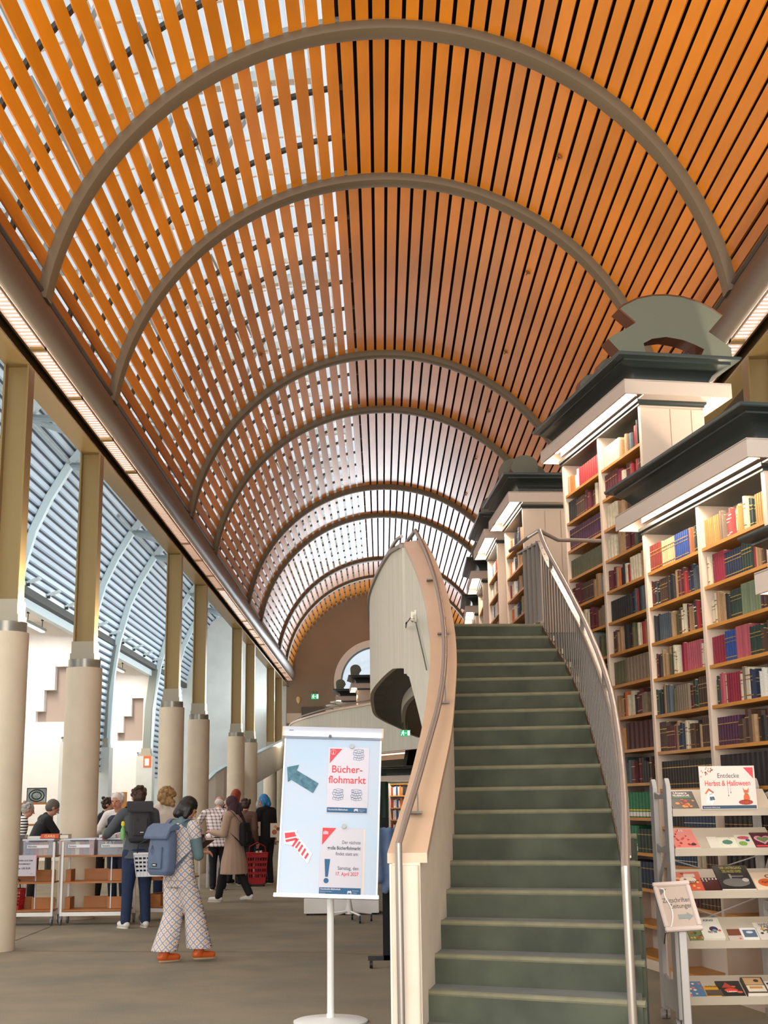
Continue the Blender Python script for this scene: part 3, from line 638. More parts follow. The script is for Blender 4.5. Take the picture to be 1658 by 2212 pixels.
# ================================================================== BOOKCASES
M_case = mat('cream_bookcase_paint', 'd2bda9', .55)
M_casein = mat('bookcase_inside', 'cfc0b2', .7)
M_shelf = mat('oak_shelf_edge', 'c98a3c', .45, noise=.2, scale=4, stretch=(1, 8, 8))
M_green = mat('dark_green_cornice', '29302d', .38, coat=.2)
M_greyg = mat('grey_green_pediment', '6b6f60', .6)
M_rededge = mat('red_brown_edge', '6d3f2a', .6)
def bookcase(name, label, loc, phi, L, nb, z0, zt, shelves, box=True, depth=.66, group=None, power=30, ne=.25, fe_=.12, plinth=True):
    # local x runs along the front from the far end (0) to the near end (L), y runs inwards
    t = thing(name, label, 'bookcase', (loc[0], loc[1], z0), -(PI/2-phi), group)
    H_ = zt-z0; dz = -z0; sw = .05; w = L/nb
    for i in range(nb+1):
        x = i*w; x0 = min(max(x-sw/2, 0), L-sw); b = MB(); b.box(x0, 0, 0, x0+sw, .31, H_); b.build('side_panel', M_case, t, local=True)
    b = MB(); b.box(0, .31, 0, L, .35, H_); b.build('back_panel', M_casein, t, local=True)
    b = MB(); b.box(0, .35, 0, .03, depth, H_); b.box(L-.03, .35, 0, L, depth, H_); b.box(0, depth-.02, 0, L, depth, H_)
    b.build('carcass', M_case, t, local=True)
    b = MB(); b.box(L, .0, .0, L+.012, .3, H_-.03); b.box(L, .31, .0, L+.012, .52, H_-.03); b.box(L, .53, 0, L+.012, depth, H_-.03); b.build('end_panel', M_case, t, local=True)
    for z in shelves:
        for i in range(nb):
            b = MB(); b.box(i*w+sw/2, .012, z-.028+dz, (i+1)*w-sw/2, .31, z+dz); b.build('shelf', M_shelf, t, local=True)
    if plinth: b = MB(); b.box(0, .02, 0, L, .3, .1); b.build('plinth', M_case, t, local=True)
    def ring(u, z): return [Vector((-u*fe_/.25, -u, z)), Vector((L+u*ne/.25, -u, z)), Vector((L+u*ne/.25, depth+u, z)), Vector((-u*fe_/.25, depth+u, z))]
    b = MB(); b.loft([ring(.0, H_), ring(.012, H_), ring(.012, H_+.015), ring(.03, H_+.03), ring(.03, H_+.06)]); b.build('frieze', M_green, t, local=True)
    zb = H_+.05; uo = .22; a0, a1 = -.1, L+.2
    b = MB(); b.box(a0, -uo, zb, a1, -uo+.02, zb+.14); b.box(a0, depth+uo-.02, zb, a1, depth+uo, zb+.14); b.box(a0, -uo+.02, zb, a0+.02, depth+uo-.02, zb+.14); b.box(a1-.02, -uo+.02, zb, a1, depth+uo-.02, zb+.14)
    b.box(a0, -uo, zb+.13, a1, depth+uo, zb+.145); b.box(L+.02, -.02, zb, a1-.02, depth+.02, zb+.012); b.box(a0+.2, -.04, zb+.04, L, -.02, zb+.13)
    b.build('lamp_cover', mat('lamp_cover_paint', 'c4b3a5', .55), t, local=True)
    b = MB(); b.box(a0+.1, -uo+.03, zb+.105, a1-.04, -.045, zb+.125); b.box(a0+.2, depth+.045, zb+.1, a1-.04, depth+uo-.03, zb+.125); b.build('lamp_tube', M_lamp2, t, local=True)
    b = MB(); zc = zb+.145
    b.loft([ring(.05, zc), ring(.055, zc+.06), ring(.08, zc+.11), ring(.13, zc+.155), ring(.2, zc+.18), ring(.22, zc+.185), ring(.22, zc+.2), ring(.29, zc+.215), ring(.3, zc+.23), ring(.3, zc+.245), ring(.28, zc+.25)])
    b.build('cornice', M_green, t, local=True, smooth=True)
    l = bpy.data.lights.new('case_lamp', 'AREA'); l.shape = 'RECTANGLE'; l.size = L; l.size_y = .12; l.energy = power; l.color = (1, .87, .72)
    o = bpy.data.objects.new('case_lamp', l); COL.objects.link(o); o.parent = t; o.location = (L/2, -.14, zb+.09); o.rotation_euler = (-.12, 0, 0)
    return t, zc+.25
PHI = .18
dd = Vector((-math.sin(PHI), math.cos(PHI), 0))
FA = Vector((2.455, 12.0, 0)); LA = 2.47
ZA = [.12]+[.66+.325*i for i in range(10)]
caseA, _ = bookcase('bookcase', 'nearer tall cream bookcase with dark green cornice, right of the stair railing', FA, PHI, LA, 2, 0, 3.95, ZA, power=22)
FB = Vector((2.56, 12.3, 0))+dd*2.44; ZB = [.12]+[.4+.325*i for i in range(15)]
caseB, zcB = bookcase('bookcase', 'taller cream bookcase behind the nearer one, with scrolled pediment on top', FB, PHI, 2.44, 2, 0, 5.31, ZB, power=24)
gal = []
for i, (px, py, Y, ph, lab) in enumerate([(1128, 1107, 17.7, .056, 'first cream gallery bookcase behind the stair head'), (1073, 1180, 20.2, .016, 'second cream gallery bookcase, just behind the first'), (1042, 1264, 24.0, -.02, 'third cream gallery bookcase, half hidden behind the second'), (1026, 1318, 28.4, -.04, 'fourth and farthest cream gallery bookcase on this side')]):
    p = at(px, py, Y=Y); L = 1.6 if i else 1.7; dv = Vector((-math.sin(ph), math.cos(ph), 0)); c0 = Vector((p.x, Y, 0))+dv*L
    c, zc = bookcase('bookcase', lab, c0, ph, L, 1, HG, HG+2.2, [HG+.12+.34*k for k in range(6)], power=22 if i < 2 else 12)
    gal.append((c, L, zc, ph, c0))
# more cases upstairs on the far gallery, seen above its parapet
fcs = []
for i, (x_, y_, ph, lab) in enumerate([(-.78, 42.4, .05, 'white lit bookcase on the far gallery beside the concrete stair wall'), (-1.38, 47.4, .02, 'farther lit bookcase on the far gallery, below the round window')]):
    c, zc = bookcase('bookcase', lab, (x_, y_, 0), ph, 1.5, 1, 3.28, 4.95, [3.4+.34*k for k in range(6)], power=10)
    fcs.append((c, 1.5, zc, ph, Vector((x_, y_, 0))))
# near low case at the right frame edge, mostly outside the picture
pN = at(1622, 1262, Y=8.6); cN, _ = bookcase('bookcase', 'lower bookcase at the right edge, only lamp cover and cornice tip showing', (pN.x+.26, 8.55, 0), PHI, 2.0, 2, 0, pN.z-.12, [.12+.325*i for i in range(8)], power=14)

# pediments (fretwork boards with red-brown edges)
def pediment(P, hole, zc, xloc, parent, th=.2, edge=True):
    # P in case-local (y, z) coordinates, board across the case at local x
    b = MB()
    if hole:
        # outline and hole bridged as two rings of equal length
        n = len(P); V0 = [Vector((xloc, y, z)) for y, z in P]; V1 = [Vector((xloc-th, y, z)) for y, z in P]
        b.prism(P, 'X', xloc-th, xloc)
    else: b.prism(P, 'X', xloc-th, xloc)
    b.m = [0, 0]+[1]*(len(b.f)-2)
    return b.build('pediment', [M_greyg, M_rededge], parent, local=True)
def local_of(t, p):
    M_ = Matrix.Translation(t.location) @ RZ(t.rotation_euler.z); return M_.inverted() @ p
def on_plane(px, py, P0, n):
    v = Fd+Rt*((px-W/2)/FPX)-Up*((py-H/2)/FPX); t = (P0-Vector((0, 0, EYE))).dot(n)/v.dot(n); return Vector((0, 0, EYE))+v*t
xl = 2.44-.25; P0 = Matrix.Translation(caseB.location) @ RZ(caseB.rotation_euler.z) @ Vector((xl, 0, 0)); nn = dd
def pp(u, v):
    q = local_of(caseB, on_plane(1300+u/4.631, 600+v/4.631, P0, nn)); return (q.y, q.z)
outl = [(185, 745), (60, 610), (120, 570), (200, 530), (270, 490), (330, 450), (165, 310), (205, 275), (350, 205), (500, 175), (640, 172), (800, 190), (960, 240), (1100, 310), (1200, 380), (1065, 540), (1290, 700), (1300, 800)]
arch_ = [(985, 790), (1020, 715), (920, 665), (800, 620), (640, 592), (500, 610), (415, 655), (440, 770)]
pediment([pp(*q) for q in outl+arch_], None, 0, xl, caseB, th=.22)
b = MB(); q = [pp(*v) for v in [(330, 450), (165, 310), (205, 275), (350, 205), (500, 175), (640, 172), (800, 190), (960, 240), (1100, 310), (1200, 380)]]
for i, s_ in ((0, -1),):
    for a, c in zip(q, q[1:]): b.tube([(xl+.004, a[0], a[1]), (xl+.004, c[0], c[1])], .008, 4)
b.build('pediment_bead', M_rededge, caseB, local=True)
def scroll(parent, x, y, z, s=.3, flip=1):
    P = []
    for i in range(9): a = PI*.15+i/8*PI*.9; P.append((y+flip*s*.55*math.cos(a), z+s*.9+s*.45*math.sin(a)))
    P += [(y-flip*s*.5, z+s*.3), (y-flip*s*.62, z), (y+flip*s*.7, z), (y+flip*s*.35, z+s*.35), (y+flip*s*.62, z+s*.75)]
    b = MB(); b.prism(P, 'X', x, x+.16); b.m = [0, 0]+[1]*(len(b.f)-2); b.build('scroll', [M_greyg, M_rededge], parent, local=True)
zB = zcB
scroll(caseB, .55, .2, zB, .34); scroll(caseB, 1.25, .15, zB, .3, -1)
for c, L, zc, ph, c0 in fcs:
    scroll(c, L*.5, -.05, zc, .3); b = MB(); b.prism([(.45, zc), (.65, zc), (.63, zc+.3), (.59, zc+.5), (.59, zc+.62), (.51, zc+.62), (.51, zc+.5), (.47, zc+.3)], 'X', L*.8, L*.8+.12); b.build('finial', M_rededge, c, local=True)
for c, L, zc, ph, c0 in gal:
    scroll(c, L*.25, .1, zc, .42); scroll(c, L*.6, .15, zc, .34, -1)
    b = MB(); b.prism([(0, zc), (0, zc+.3), (.1, zc+.5), (.33, zc+.62), (.56, zc+.5), (.66, zc+.3), (.66, zc)], 'X', L*.1, L*.1+.14); b.m = [0, 0]+[1]*(len(b.f)-2); b.build('pediment', [M_greyg, M_rededge], c, local=True)
# ground floor case seen under the gallery, with keyhole shaped finial
p = at(829, 1830, Z=0)
c, zc = bookcase('bookcase', 'white ground floor bookcase with dark domed finial, between flipchart and stair wall', (.18, 36.5, 0), .9, 1.5, 2, 0, 2.05, [.12+.32*i for i in range(7)], power=12, ne=.1)
b = MB(); P = [(y_+.3, z_+zc) for y_, z_ in [(-.3, 0), (.3, 0), (.17, .42), (.2, .6), (.12, .75), (0, .8), (-.12, .75), (-.2, .6), (-.17, .42)]]; b.prism(P, 'X', .5, .62); b.build('finial', mat('near_black', '1c1412', .7), c, local=True)
gcase = c

# ------------------------------------------------------------------ books on the shelves
BC = {'brickred': ('8d3226', 'brick red'), 'creamgold': ('c9b183', 'cream and gold'), 'cobalt': ('24468c', 'cobalt blue'), 'orangebrown': ('a8643a', 'orange brown'), 'darkgreen': ('24382c', 'dark green'),
 'maroon': ('5a1a22', 'maroon'), 'blackwhite': ('2c2a28', 'black and white'), 'brown': ('4d3324', 'brown'), 'black': ('1b1918', 'black'), 'tan': ('a5825a', 'tan'), 'red': ('9c2326', 'red'), 'navy': ('1d2740', 'navy'),
 'slate': ('4c565c', 'slate grey'), 'olive': ('5c5a3a', 'olive'), 'cream': ('d3c6a8', 'cream'), 'white': ('dedacd', 'white'), 'crimson': ('8e1d33', 'crimson'), 'pink': ('b0525c', 'faded pink'), 'taupe': ('84725c', 'taupe'),
 'blackgold': ('2b211a', 'black brown, gilt banded'), 'bluewhite': ('33445a', 'blue and white banded'), 'darkred': ('4a1a17', 'dark red'), 'amber': ('c58b4c', 'amber'), 'redwhite': ('b04440', 'red and white'), 'purple': ('4b1f3c', 'purple'),
 'sage': ('6f7a5c', 'sage green'), 'blackred': ('221818', 'black, red labelled'), 'green': ('1f7a4c', 'bright green'), 'orange': ('d5662a', 'orange'), 'grey': ('8b8a86', 'grey')}
BM = {k: mat('book_'+k, v[0], .6, noise=.25, scale=30, rnd=.14) for k, v in BC.items()}
M_page = mat('page_block', 'cdbf9f', .8); M_gilt = mat('gilt_band', 'c8a24e', .35, metal=.5); M_lblw = mat('white_label', 'e6e2d8', .7)
BAND = {'blackgold': M_gilt, 'maroon': M_gilt, 'brickred': M_gilt, 'creamgold': mat('dark_band', '5a4632', .6), 'cobalt': M_gilt, 'navy': M_gilt, 'blackred': mat('red_band', '9c2a30', .5), 'bluewhite': M_lblw, 'blackwhite': M_lblw, 'redwhite': M_lblw, 'green': mat('yellow_band', 'd8c53a', .6), 'darkgreen': M_gilt, 'brown': M_gilt, 'purple': M_gilt, 'cream': mat('brown_band', '7a4a32', .6)}
def book_mesh(b, k, x, y, z, w, h, d, band=True, kc=0, kp=1, kb=2, ang=0, M=None):
    r = .22*w
    P = [(x+r, y-.0), (x+w-r, y), (x+w, y+r), (x+w, y+d), (x, y+d), (x, y+r)]
    b.k = kc; b.prism(P, 'Z', z, z+h, M)
    if band:
        b.k = kb
        for f0, f1 in (((.72, .76), (.62, .64), (.12, .15)) if k != 'blackred' else ((.6, .8), (.2, .22), (.1, .12))) if k not in ('green',) else ((.22, .3), (.02, .03), (.03, .04)):
            b.box(x+w*.1, y-.0012, z+h*f0, x+w*.9, y+.002, z+h*f1, M)
def unit_book(k):
    b = MB(); book_mesh(b, k, 0, 0, 0, 1, 1, 1, False)
    # unit book with page block visible on top
    b.k = 1; b.box(.08, .04, .98, .92, .985, 1.001)
    mats = [BM[k], M_page]
    if k in BAND:
        mats.append(BAND[k]); b.k = 2
        for f0, f1 in ((.6, .8), (.18, .2)) if k == 'blackred' else ((.22, .3),) if k == 'green' else ((.3, .36), (.5, .56), (.7, .76)) if k == 'bluewhite' else ((.74, .77), (.62, .64), (.12, .15)):
            b.box(.06, -.006, f0, .94, .02, f1)
    me = b.build('tmp', mats, None, org=(0, 0, 0)); m_ = me.data; bpy.data.objects.remove(me); return m_
UB = {}
NUM = ['first', 'second', 'third', 'fourth', 'fifth', 'sixth', 'seventh', 'eighth', 'ninth', 'tenth', 'eleventh', 'twelfth', 'thirteenth', 'fourteenth', 'fifteenth', 'sixteenth', 'seventeenth', 'eighteenth', 'nineteenth', 'twentieth', 'twenty-first', 'twenty-second', 'twenty-third', 'twenty-fourth', 'twenty-fifth', 'twenty-sixth', 'twenty-seventh', 'twenty-eighth', 'twenty-ninth', 'thirtieth', 'thirty-first', 'thirty-second', 'thirty-third', 'thirty-fourth', 'thirty-fifth']
rows_stuff = MB(); stuff_keys = list(BC); stuff_mats = [BM[k] for k in stuff_keys]+[M_gilt, M_lblw, BAND['green'], M_page]
def expand(spec):
    out = []
    for tk in spec.split():
        k, n_ = (tk.split('*')+['1'])[:2]; f_ = 1
        if k.endswith('+'): k = k[:-1]; f_ = 1.8
        out += [(k, f_, int(n_) >= 4)]*int(n_)
    return out
singles = 0
def fill(case, x0, x1, z, spec, slot=.29, frac=.97, single=None, grp=None):
    global singles
    L_ = expand(spec); base = []
    prevk = None; hh = .22
    for k, f_, st_ in L_:
        if k != prevk or not st_: hh = random.uniform(.19, slot-.03) if not st_ else random.uniform(.215, slot-.03)
        wv = f_*(1 if st_ else random.uniform(.75, 1.35)); base.append((k, wv, hh if st_ else hh+random.uniform(-.01, .01), st_)); prevk = k
    tot = sum(v[1] for v in base); sc = (x1-x0)*frac/tot; x = x0
    M_ = Matrix.Translation(case.location) @ RZ(case.rotation_euler.z)
    for i, (k, wv, hh, st_) in enumerate(base):
        w = wv*sc*.985; y = .045 if st_ else random.uniform(.03, .07); zz = z-case.location.z+.001
        if single and singles < 268:
            if k not in UB: UB[k] = unit_book(k)
            o = bpy.data.objects.new('book', UB[k]); COL.objects.link(o)
            o.matrix_world = M_ @ T(x, y, zz) @ Matrix.Diagonal((w, .2, hh, 1))
            if st_: o['label'] = '%s volume, %s from left, %s shelf down, %s' % (BC[k][1], NUM[i], single[0], single[1]); o['group'] = '%s set on the %s shelf down, %s' % (BC[k][1], single[0], single[1])
            else: o['label'] = '%s book, %s from left, %s shelf down, %s' % (BC[k][1], NUM[i], single[0], single[1]); o['group'] = 'old books of the nearer tall bookcase'
            o['category'] = 'book'; singles += 1
        else:
            book_mesh(rows_stuff, k, x, y, zz, w, hh, .2, False, kc=stuff_keys.index(k), M=M_)
            if k in ('blackgold', 'maroon', 'purple', 'green', 'navy', 'bluewhite', 'brown', 'darkgreen'):
                rows_stuff.k = len(stuff_keys)+(2 if k == 'green' else 1 if k == 'bluewhite' else 0)
                for f0, f1 in ((.74, .77), (.15, .17)) if k != 'green' else ((.26, .32),): rows_stuff.box(x+w*.1, y-.002, zz+hh*f0, x+w*.9, y+.002, zz+hh*f1, M_)
                if k == 'green': rows_stuff.k = len(stuff_keys)+1; rows_stuff.box(x+w*.1, y-.002, zz+.01, x+w*.9, y+.002, zz+hh*.22, M_)
        x += wv*sc
AL = ['brickred*7 creamgold*7 cobalt*7 orangebrown*3 darkgreen*2', 'maroon*2 blackwhite*3 brown*5 black*3 tan*2 maroon*2 red*2 navy*2 slate*3 black*2', 'cobalt+ black*2 slate*6 tan*2 olive*2 brown*2 cream*2 navy maroon tan*3 blackwhite red*2 brown*2',
 'cream maroon black*2 tan*3 olive*3 cream*2 white crimson*3 pink*7 cream*2 maroon', 'darkgreen black*2 tan*2 slate*2 olive*2 taupe*6 maroon*2 darkgreen*2 brown*4 blackwhite', 'brown*4 maroon*4 tan*2 navy*2 cream*3 brown*3 black*2 tan brown*4 slate',
 'blackgold*19', 'blackwhite*7 bluewhite*11', 'bluewhite*11 cream*3 brown*5', 'darkred*10 brown*6']
AR = ['amber*8 taupe*3 redwhite*3 cream*3 amber+ amber+ cream*2 darkgreen*3 amber*5', 'cream*2 purple crimson*5 navy*7 darkgreen*4 red tan*3 brown*2', 'cream*3 tan*3 black*2 darkgreen*4 sage*7 purple brown*3', 'crimson*5 cobalt*4 pink*5 darkgreen*4 brown*3 maroon*2',
 'darkgreen*2 pink*2 cream crimson*6 cream taupe cream+ navy*3 white*2 purple*2 brown*3', 'purple*8 brown+ brown+ tan+ brown+ black+ maroon*5', 'blackred*13', 'blackgold*9 black*4', 'blackred*11', '']
w2 = LA/2
for r, (sl, sr) in enumerate(zip(AL, AR)):
    z = ZA[::-1][r]
    if r == len(ZA)-1: break
    fill(caseA, .03, w2-.03, z, sl, single=(NUM[r], 'left bay, nearer bookcase') if r < 6 else None)
    fill(caseA, w2+.03, LA-.06, z, sr, single=(NUM[r], 'right bay, nearer bookcase') if r < 6 else None) if sr else None
mix = ['brown*3 tan*2 cream black*2 maroon olive*2 slate cream*2 red tan navy brown*2', 'tan*3 brown orange cream*2 black maroon*2 taupe*3 olive navy', 'slate*2 brown*4 tan red cream*2 black*2 olive*3 darkgreen', 'cream*4 tan*3 brown*2 maroon white*2 taupe black*2']
BF = ['tan orange*2 white*2 red*10', 'black*4 brown*4 maroon*3 brown*2 cream*3', 'purple*15', 'olive*14', 'maroon*3 brown*4 tan*2 grey cream']
BN = ['cream*8 tan*3 slate*3 red orange black*2', 'maroon*5 crimson*2 cream maroon*2 red*3 brown*2', mix[3], 'cream*3 slate tan*3 maroon*2 olive black*2 navy*2', 'maroon*2 tan orange black*2 cream red cream*4 tan*3 orange', 'black*9 navy slate red black slate*4', mix[0], 'olive*4 taupe*9', mix[1], 'amber*2 darkred*7', 'slate*3 maroon*2 black*3 brown*3', 'green*13', 'green*5 darkgreen*8', 'navy*13', '']
for r in range(15):
    z = ZB[::-1][r]
    if z > 5.02: continue
    s1 = BF[r] if r < len(BF) else mix[r % 4]; fill(caseB, .03, 1.19, z, s1)
    if r < len(BN) and BN[r]: fill(caseB, 1.25, 2.38, z, BN[r])
for c, L, zc, ph, c0 in gal+fcs:
    z0 = c.location.z
    for k in range(6): fill(c, .05, L-.08, z0+.12+.34*k, random.choice(['red cream*3 white*2 cobalt green tan*2 orange black', 'white*3 cobalt*2 cream*4 grey red*2 tan', 'cream*2 orange white*3 black navy*2 green tan*3']), frac=random.uniform(.6, .95))
for k in range(6): fill(gcase, .04, .7, .12+.32*k, 'red white*2 cobalt cream orange tan black*2', frac=.85); fill(gcase, .8, 1.4, .12+.32*k, 'white*2 red orange cream*2 tan green', frac=.85)
o = rows_stuff.build('book_rows', stuff_mats, None, label='remaining rows of old books filling the farther and gallery bookcases', category='books', kind='stuff')
# ================================================================== PEOPLE
def V(*a): return Vector(a)
class Blob:      # closed overlapping volumes fused by a voxel remesh into one surface
    def __init__(s): s.bm = MB()
    def cap(s, p, q, r1, r2=None, n=12, flat=1, axis=None):
        p, q = Vector(p), Vector(q); r2 = r1 if r2 is None else r2; t = (q-p); L_ = t.length; t = t/L_ if L_ > 1e-6 else V(0, 0, 1)
        u = (axis or V(0, 1, 0)); u = (u-t*u.dot(t)); u = u.normalized() if u.length > .01 else V(1, 0, 0); w = t.cross(u); rings = []
        pts = [(-r1*math.cos(a), r1*math.sin(a), p) for a in (.25, .7, 1.15, PI/2)]+[(r2*math.sin(a), r2*math.cos(a), q) for a in (0, .45, .9, 1.35)]
        for off, r, c in pts: rings.append([c+t*off+(u*math.cos(2*PI*j/n)*flat+w*math.sin(2*PI*j/n))*r for j in range(n)])
        s.bm.loft(rings); return s
    def ell(s, c, r, M=None, n=12, m=8):
        c = Vector(c); rings = []
        for i in range(1, m): a = PI*i/m; rings.append([V(r[0]*math.sin(a)*math.cos(2*PI*j/n), r[1]*math.sin(a)*math.sin(2*PI*j/n), -r[2]*math.cos(a)) for j in range(n)])
        if M is not None: rings = [[M @ p for p in q] for q in rings]
        s.bm.loft([[c+p for p in q] for q in rings]); return s
    def rings(s, R, n=16):       # (centre, rx, ry) horizontal rings
        s.bm.loft([[V(c[0]+rx*math.cos(2*PI*j/n), c[1]+ry*math.sin(2*PI*j/n), c[2]) for j in range(n)] for c, rx, ry in R]); return s
    def make(s, name, m, parent, vox=.011, it=2, **k):
        o = s.bm.build(name, m, parent, local=True); md = o.modifiers.new('r', 'REMESH'); md.mode = 'VOXEL'; md.voxel_size = vox; md.use_smooth_shade = True
        if it: sm = o.modifiers.new('s', 'SMOOTH'); sm.iterations = it; sm.factor = .6
        dg = bpy.context.evaluated_depsgraph_get(); me = bpy.data.meshes.new_from_object(o.evaluated_get(dg)); o.modifiers.clear(); old = o.data; o.data = me; me.name = name; bpy.data.meshes.remove(old)
        for kk, v in k.items(): o[kk] = v
        return o
M_skin = mat('skin', 'c98f76', .55); M_eye = mat('eye_dark', '2a211d', .4); M_lips = mat('lips', '9c5549', .6)
def person(label, x, y, rz, H_=1.7, lean=0, twist=0, headyaw=0, headpitch=0, arms=None, legs=None, top=None, sleeve=1, bottom=None, coat=None, shoes=None, hair=None, z0=0, vox=.012, wide=1.0, skin=M_skin, seat=0, flare=0, beard=None, scarf=None):
    """local frame: +y is where the person faces, +x the right hand side"""
    t = thing('person', label, 'person', (x, y, z0), rz); h = H_; J = {}
    pel = V(0, 0, .53*h-seat); up = RX(-lean) @ V(0, 0, 1); fw = RX(-lean) @ V(0, 1, 0)
    ch = pel+up*.2*h; nb = pel+up*.295*h; sh = pel+up*.272*h; tw = RZ(twist)
    side_ = tw @ V(1, 0, 0); nk = nb+up*.03*h+fw*.008*h
    hp = RX(-lean*.5-headpitch); hy = RZ(headyaw) @ hp; hc = nk+(RX(-lean*.6-headpitch*.5) @ V(0, .012*h, .062*h))
    body = Blob(); 
    def torso(B, g=0):
        B.rings([(pel+up*(-.05*h), .085*h*wide+g, .06*h+g), (pel, .098*h*wide+g, .066*h+g), (pel+up*.08*h, .082*h*wide+g, .056*h+g), (pel+up*.16*h+fw*.004*h, .092*h*wide+g, .062*h+g), (pel+up*.235*h, .098*h*wide+g, .058*h+g), (pel+up*.28*h, .07*h*wide+g, .04*h+g)])
        for s_ in (-1, 1): B.cap(sh+side_*s_*.05*h, sh+side_*s_*.1*h*wide, .038*h+g, .032*h+g)
    torso(body); body.cap(nb-up*.02*h, hc-V(0, 0, .02*h), .034*h, .03*h)
    HM = hy.to_3x3().to_4x4()
    body.ell(hc+HM @ V(0, 0, .012*h), (.046*h, .056*h, .058*h), HM); body.ell(hc+HM @ V(0, .016*h, -.026*h), (.035*h, .038*h, .04*h), HM)
    body.cap(hc+HM @ V(0, .054*h, .006*h), hc+HM @ V(0, .067*h, -.014*h), .006*h, .009*h)
    for s_ in (-1, 1): body.ell(hc+HM @ V(s_*.047*h, -.002*h, -.004*h), (.006*h, .012*h, .018*h), HM)
    arms = arms or {}; A = {}
    for s_, nm in ((-1, 'L'), (1, 'R')):
        S = sh+side_*s_*.112*h*wide-up*.004*h; e, w_ = arms.get(nm, (V(s_*.02, -.02, -.18), V(s_*.005, .06, -.15)))
        E_ = S+Vector(e).normalized()*.172*h; W_ = E_+Vector(w_).normalized()*.15*h; A[nm] = (S, E_, W_)
        body.cap(S, E_, .029*h, .023*h); body.cap(E_, W_, .023*h, .015*h)
        d = (W_-E_).normalized(); q = V(0, 0, 1).cross(d); q = q.normalized() if q.length > .1 else V(1, 0, 0); n_ = d.cross(q)
        body.cap(W_, W_+d*.045*h, .014*h, .02*h, flat=.6, axis=n_)
        for i, (o_, l_) in enumerate(((-.016, .034), (-.0055, .04), (.0055, .038), (.016, .03))):
            a_ = W_+d*.048*h+q*o_*h; m_ = a_+(d*.8-n_*.35).normalized()*l_*.55*h; body.cap(a_, m_, .0056*h, .005*h, n=6); body.cap(m_, m_+(d*.3-n_*.9).normalized()*l_*.5*h, .005*h, .0044*h, n=6)
        body.cap(W_+d*.015*h+q*(-s_)*.014*h, W_+(d*.04+q*(-s_)*.034-n_*.008)*h, .0068*h, .0055*h, n=6)
    legs = legs or {}; Lg = {}
    for s_, nm in ((-1, 'L'), (1, 'R')):
        Hh = pel+V(s_*.05*h, 0, -.02*h); K, An, fa = legs.get(nm, (V(s_*.055*h, .015*h, .285*h), V(s_*.055*h, -.01*h, .045*h), 0)); K, An = Vector(K), Vector(An); Lg[nm] = (Hh, K, An, fa)
        body.cap(Hh, K, .052*h, .034*h); body.cap(K, An, .034*h, .021*h); f = RZ(fa) @ V(0, 1, 0)
        body.cap(An-f*.015*h-V(0, 0, .02*h), An+f*.085*h-V(0, 0, .027*h), .019*h, .014*h)
    body.make('body', skin, t, vox=min(vox, .01))
    f = MB()
    for s_ in (-1, 1): 
        c = hc+HM @ V(s_*.018*h, .051*h, .008*h); f.k = 0; f.lathe([(.001, -.005*h), (.0055*h, -.003*h), (.006*h, 0), (.0055*h, .003*h), (.001, .005*h)], c, 8)
    f.build('eyes', M_eye, t, local=True)
    f = MB(); c = hc+HM @ V(0, .054*h, -.032*h); f.cbox((0, 0, 0), (.026*h, .008*h, .006*h), Matrix.Translation(c) @ HM); f.build('mouth', M_lips, t, local=True)
    g = .012
    if top:
        B = Blob(); torso(B, g+.004)
        if top[1] > 0: B.rings([(pel+up*(-top[1]), .094*h*wide+g+.01, .07*h+g+.01), (pel+up*.02, .1*h*wide+g, .068*h+g), (pel+up*.15, .085*h*wide+g, .06*h+g)])
        B.cap(nb-up*.03*h, nb+up*.008*h, .042*h, .036*h)
        for nm in 'LR':
            S, E_, W_ = A[nm]
            if sleeve >= .2: B.cap(S, S.lerp(E_, min(1, sleeve*2)), .036*h+g*.5, .031*h+g*.4)
            if sleeve > .5: B.cap(E_, E_.lerp(W_, min(1, (sleeve-.5)*2)), .03*h+g*.4, .024*h+g*.4)
        B.make('top', top[0], t, vox=vox)
    if bottom:
        B = Blob(); B.rings([(pel+V(0, 0, -.09*h), .09*h*wide+g, .066*h+g), (pel, .1*h*wide+g, .07*h+g), (pel+up*.07*h, .086*h*wide+g*.8, .06*h+g*.8)])
        for nm in 'LR':
            Hh, K, An, fa = Lg[nm]; B.cap(Hh, K, .06*h+g*.6, .044*h+flare*.45); hem = An+V(0, 0, .005*h+flare*.35); 
            if flare: B.rings([(hem, .05*h+flare, .045*h+flare*.9), (K.lerp(An, .4), .046*h+flare*.75, .042*h+flare*.7), (K, .046*h+flare*.45, .044*h+flare*.45), (Hh.lerp(K, .5)-V(0, 0, 0), .058*h+flare*.2, .06*h+flare*.15)])
            else: B.cap(K, hem, .042*h, .036*h)
        B.make('trousers', bottom, t, vox=vox)
    if coat:
        B = Blob(); torso(B, g+.016); zc = coat[1]
        B.rings([(V(pel.x*.5, pel.y*.5, zc), .155*h*wide, .125*h), (V(0, 0, zc+.12*h), .145*h*wide, .115*h), (pel-V(0, 0, .04*h), .118*h*wide, .09*h), (pel+up*.07*h, .1*h*wide, .072*h), (pel+up*.14*h, .1*h*wide, .07*h)])
        for nm in 'LR':
            S, E_, W_ = A[nm]; B.cap(S, E_, .043*h, .038*h); B.cap(E_, E_.lerp(W_, .92), .038*h, .03*h)
        B.cap(nb-up*.03*h, nb+up*.01*h, .05*h, .045*h)
        B.make('coat', coat[0], t, vox=vox)
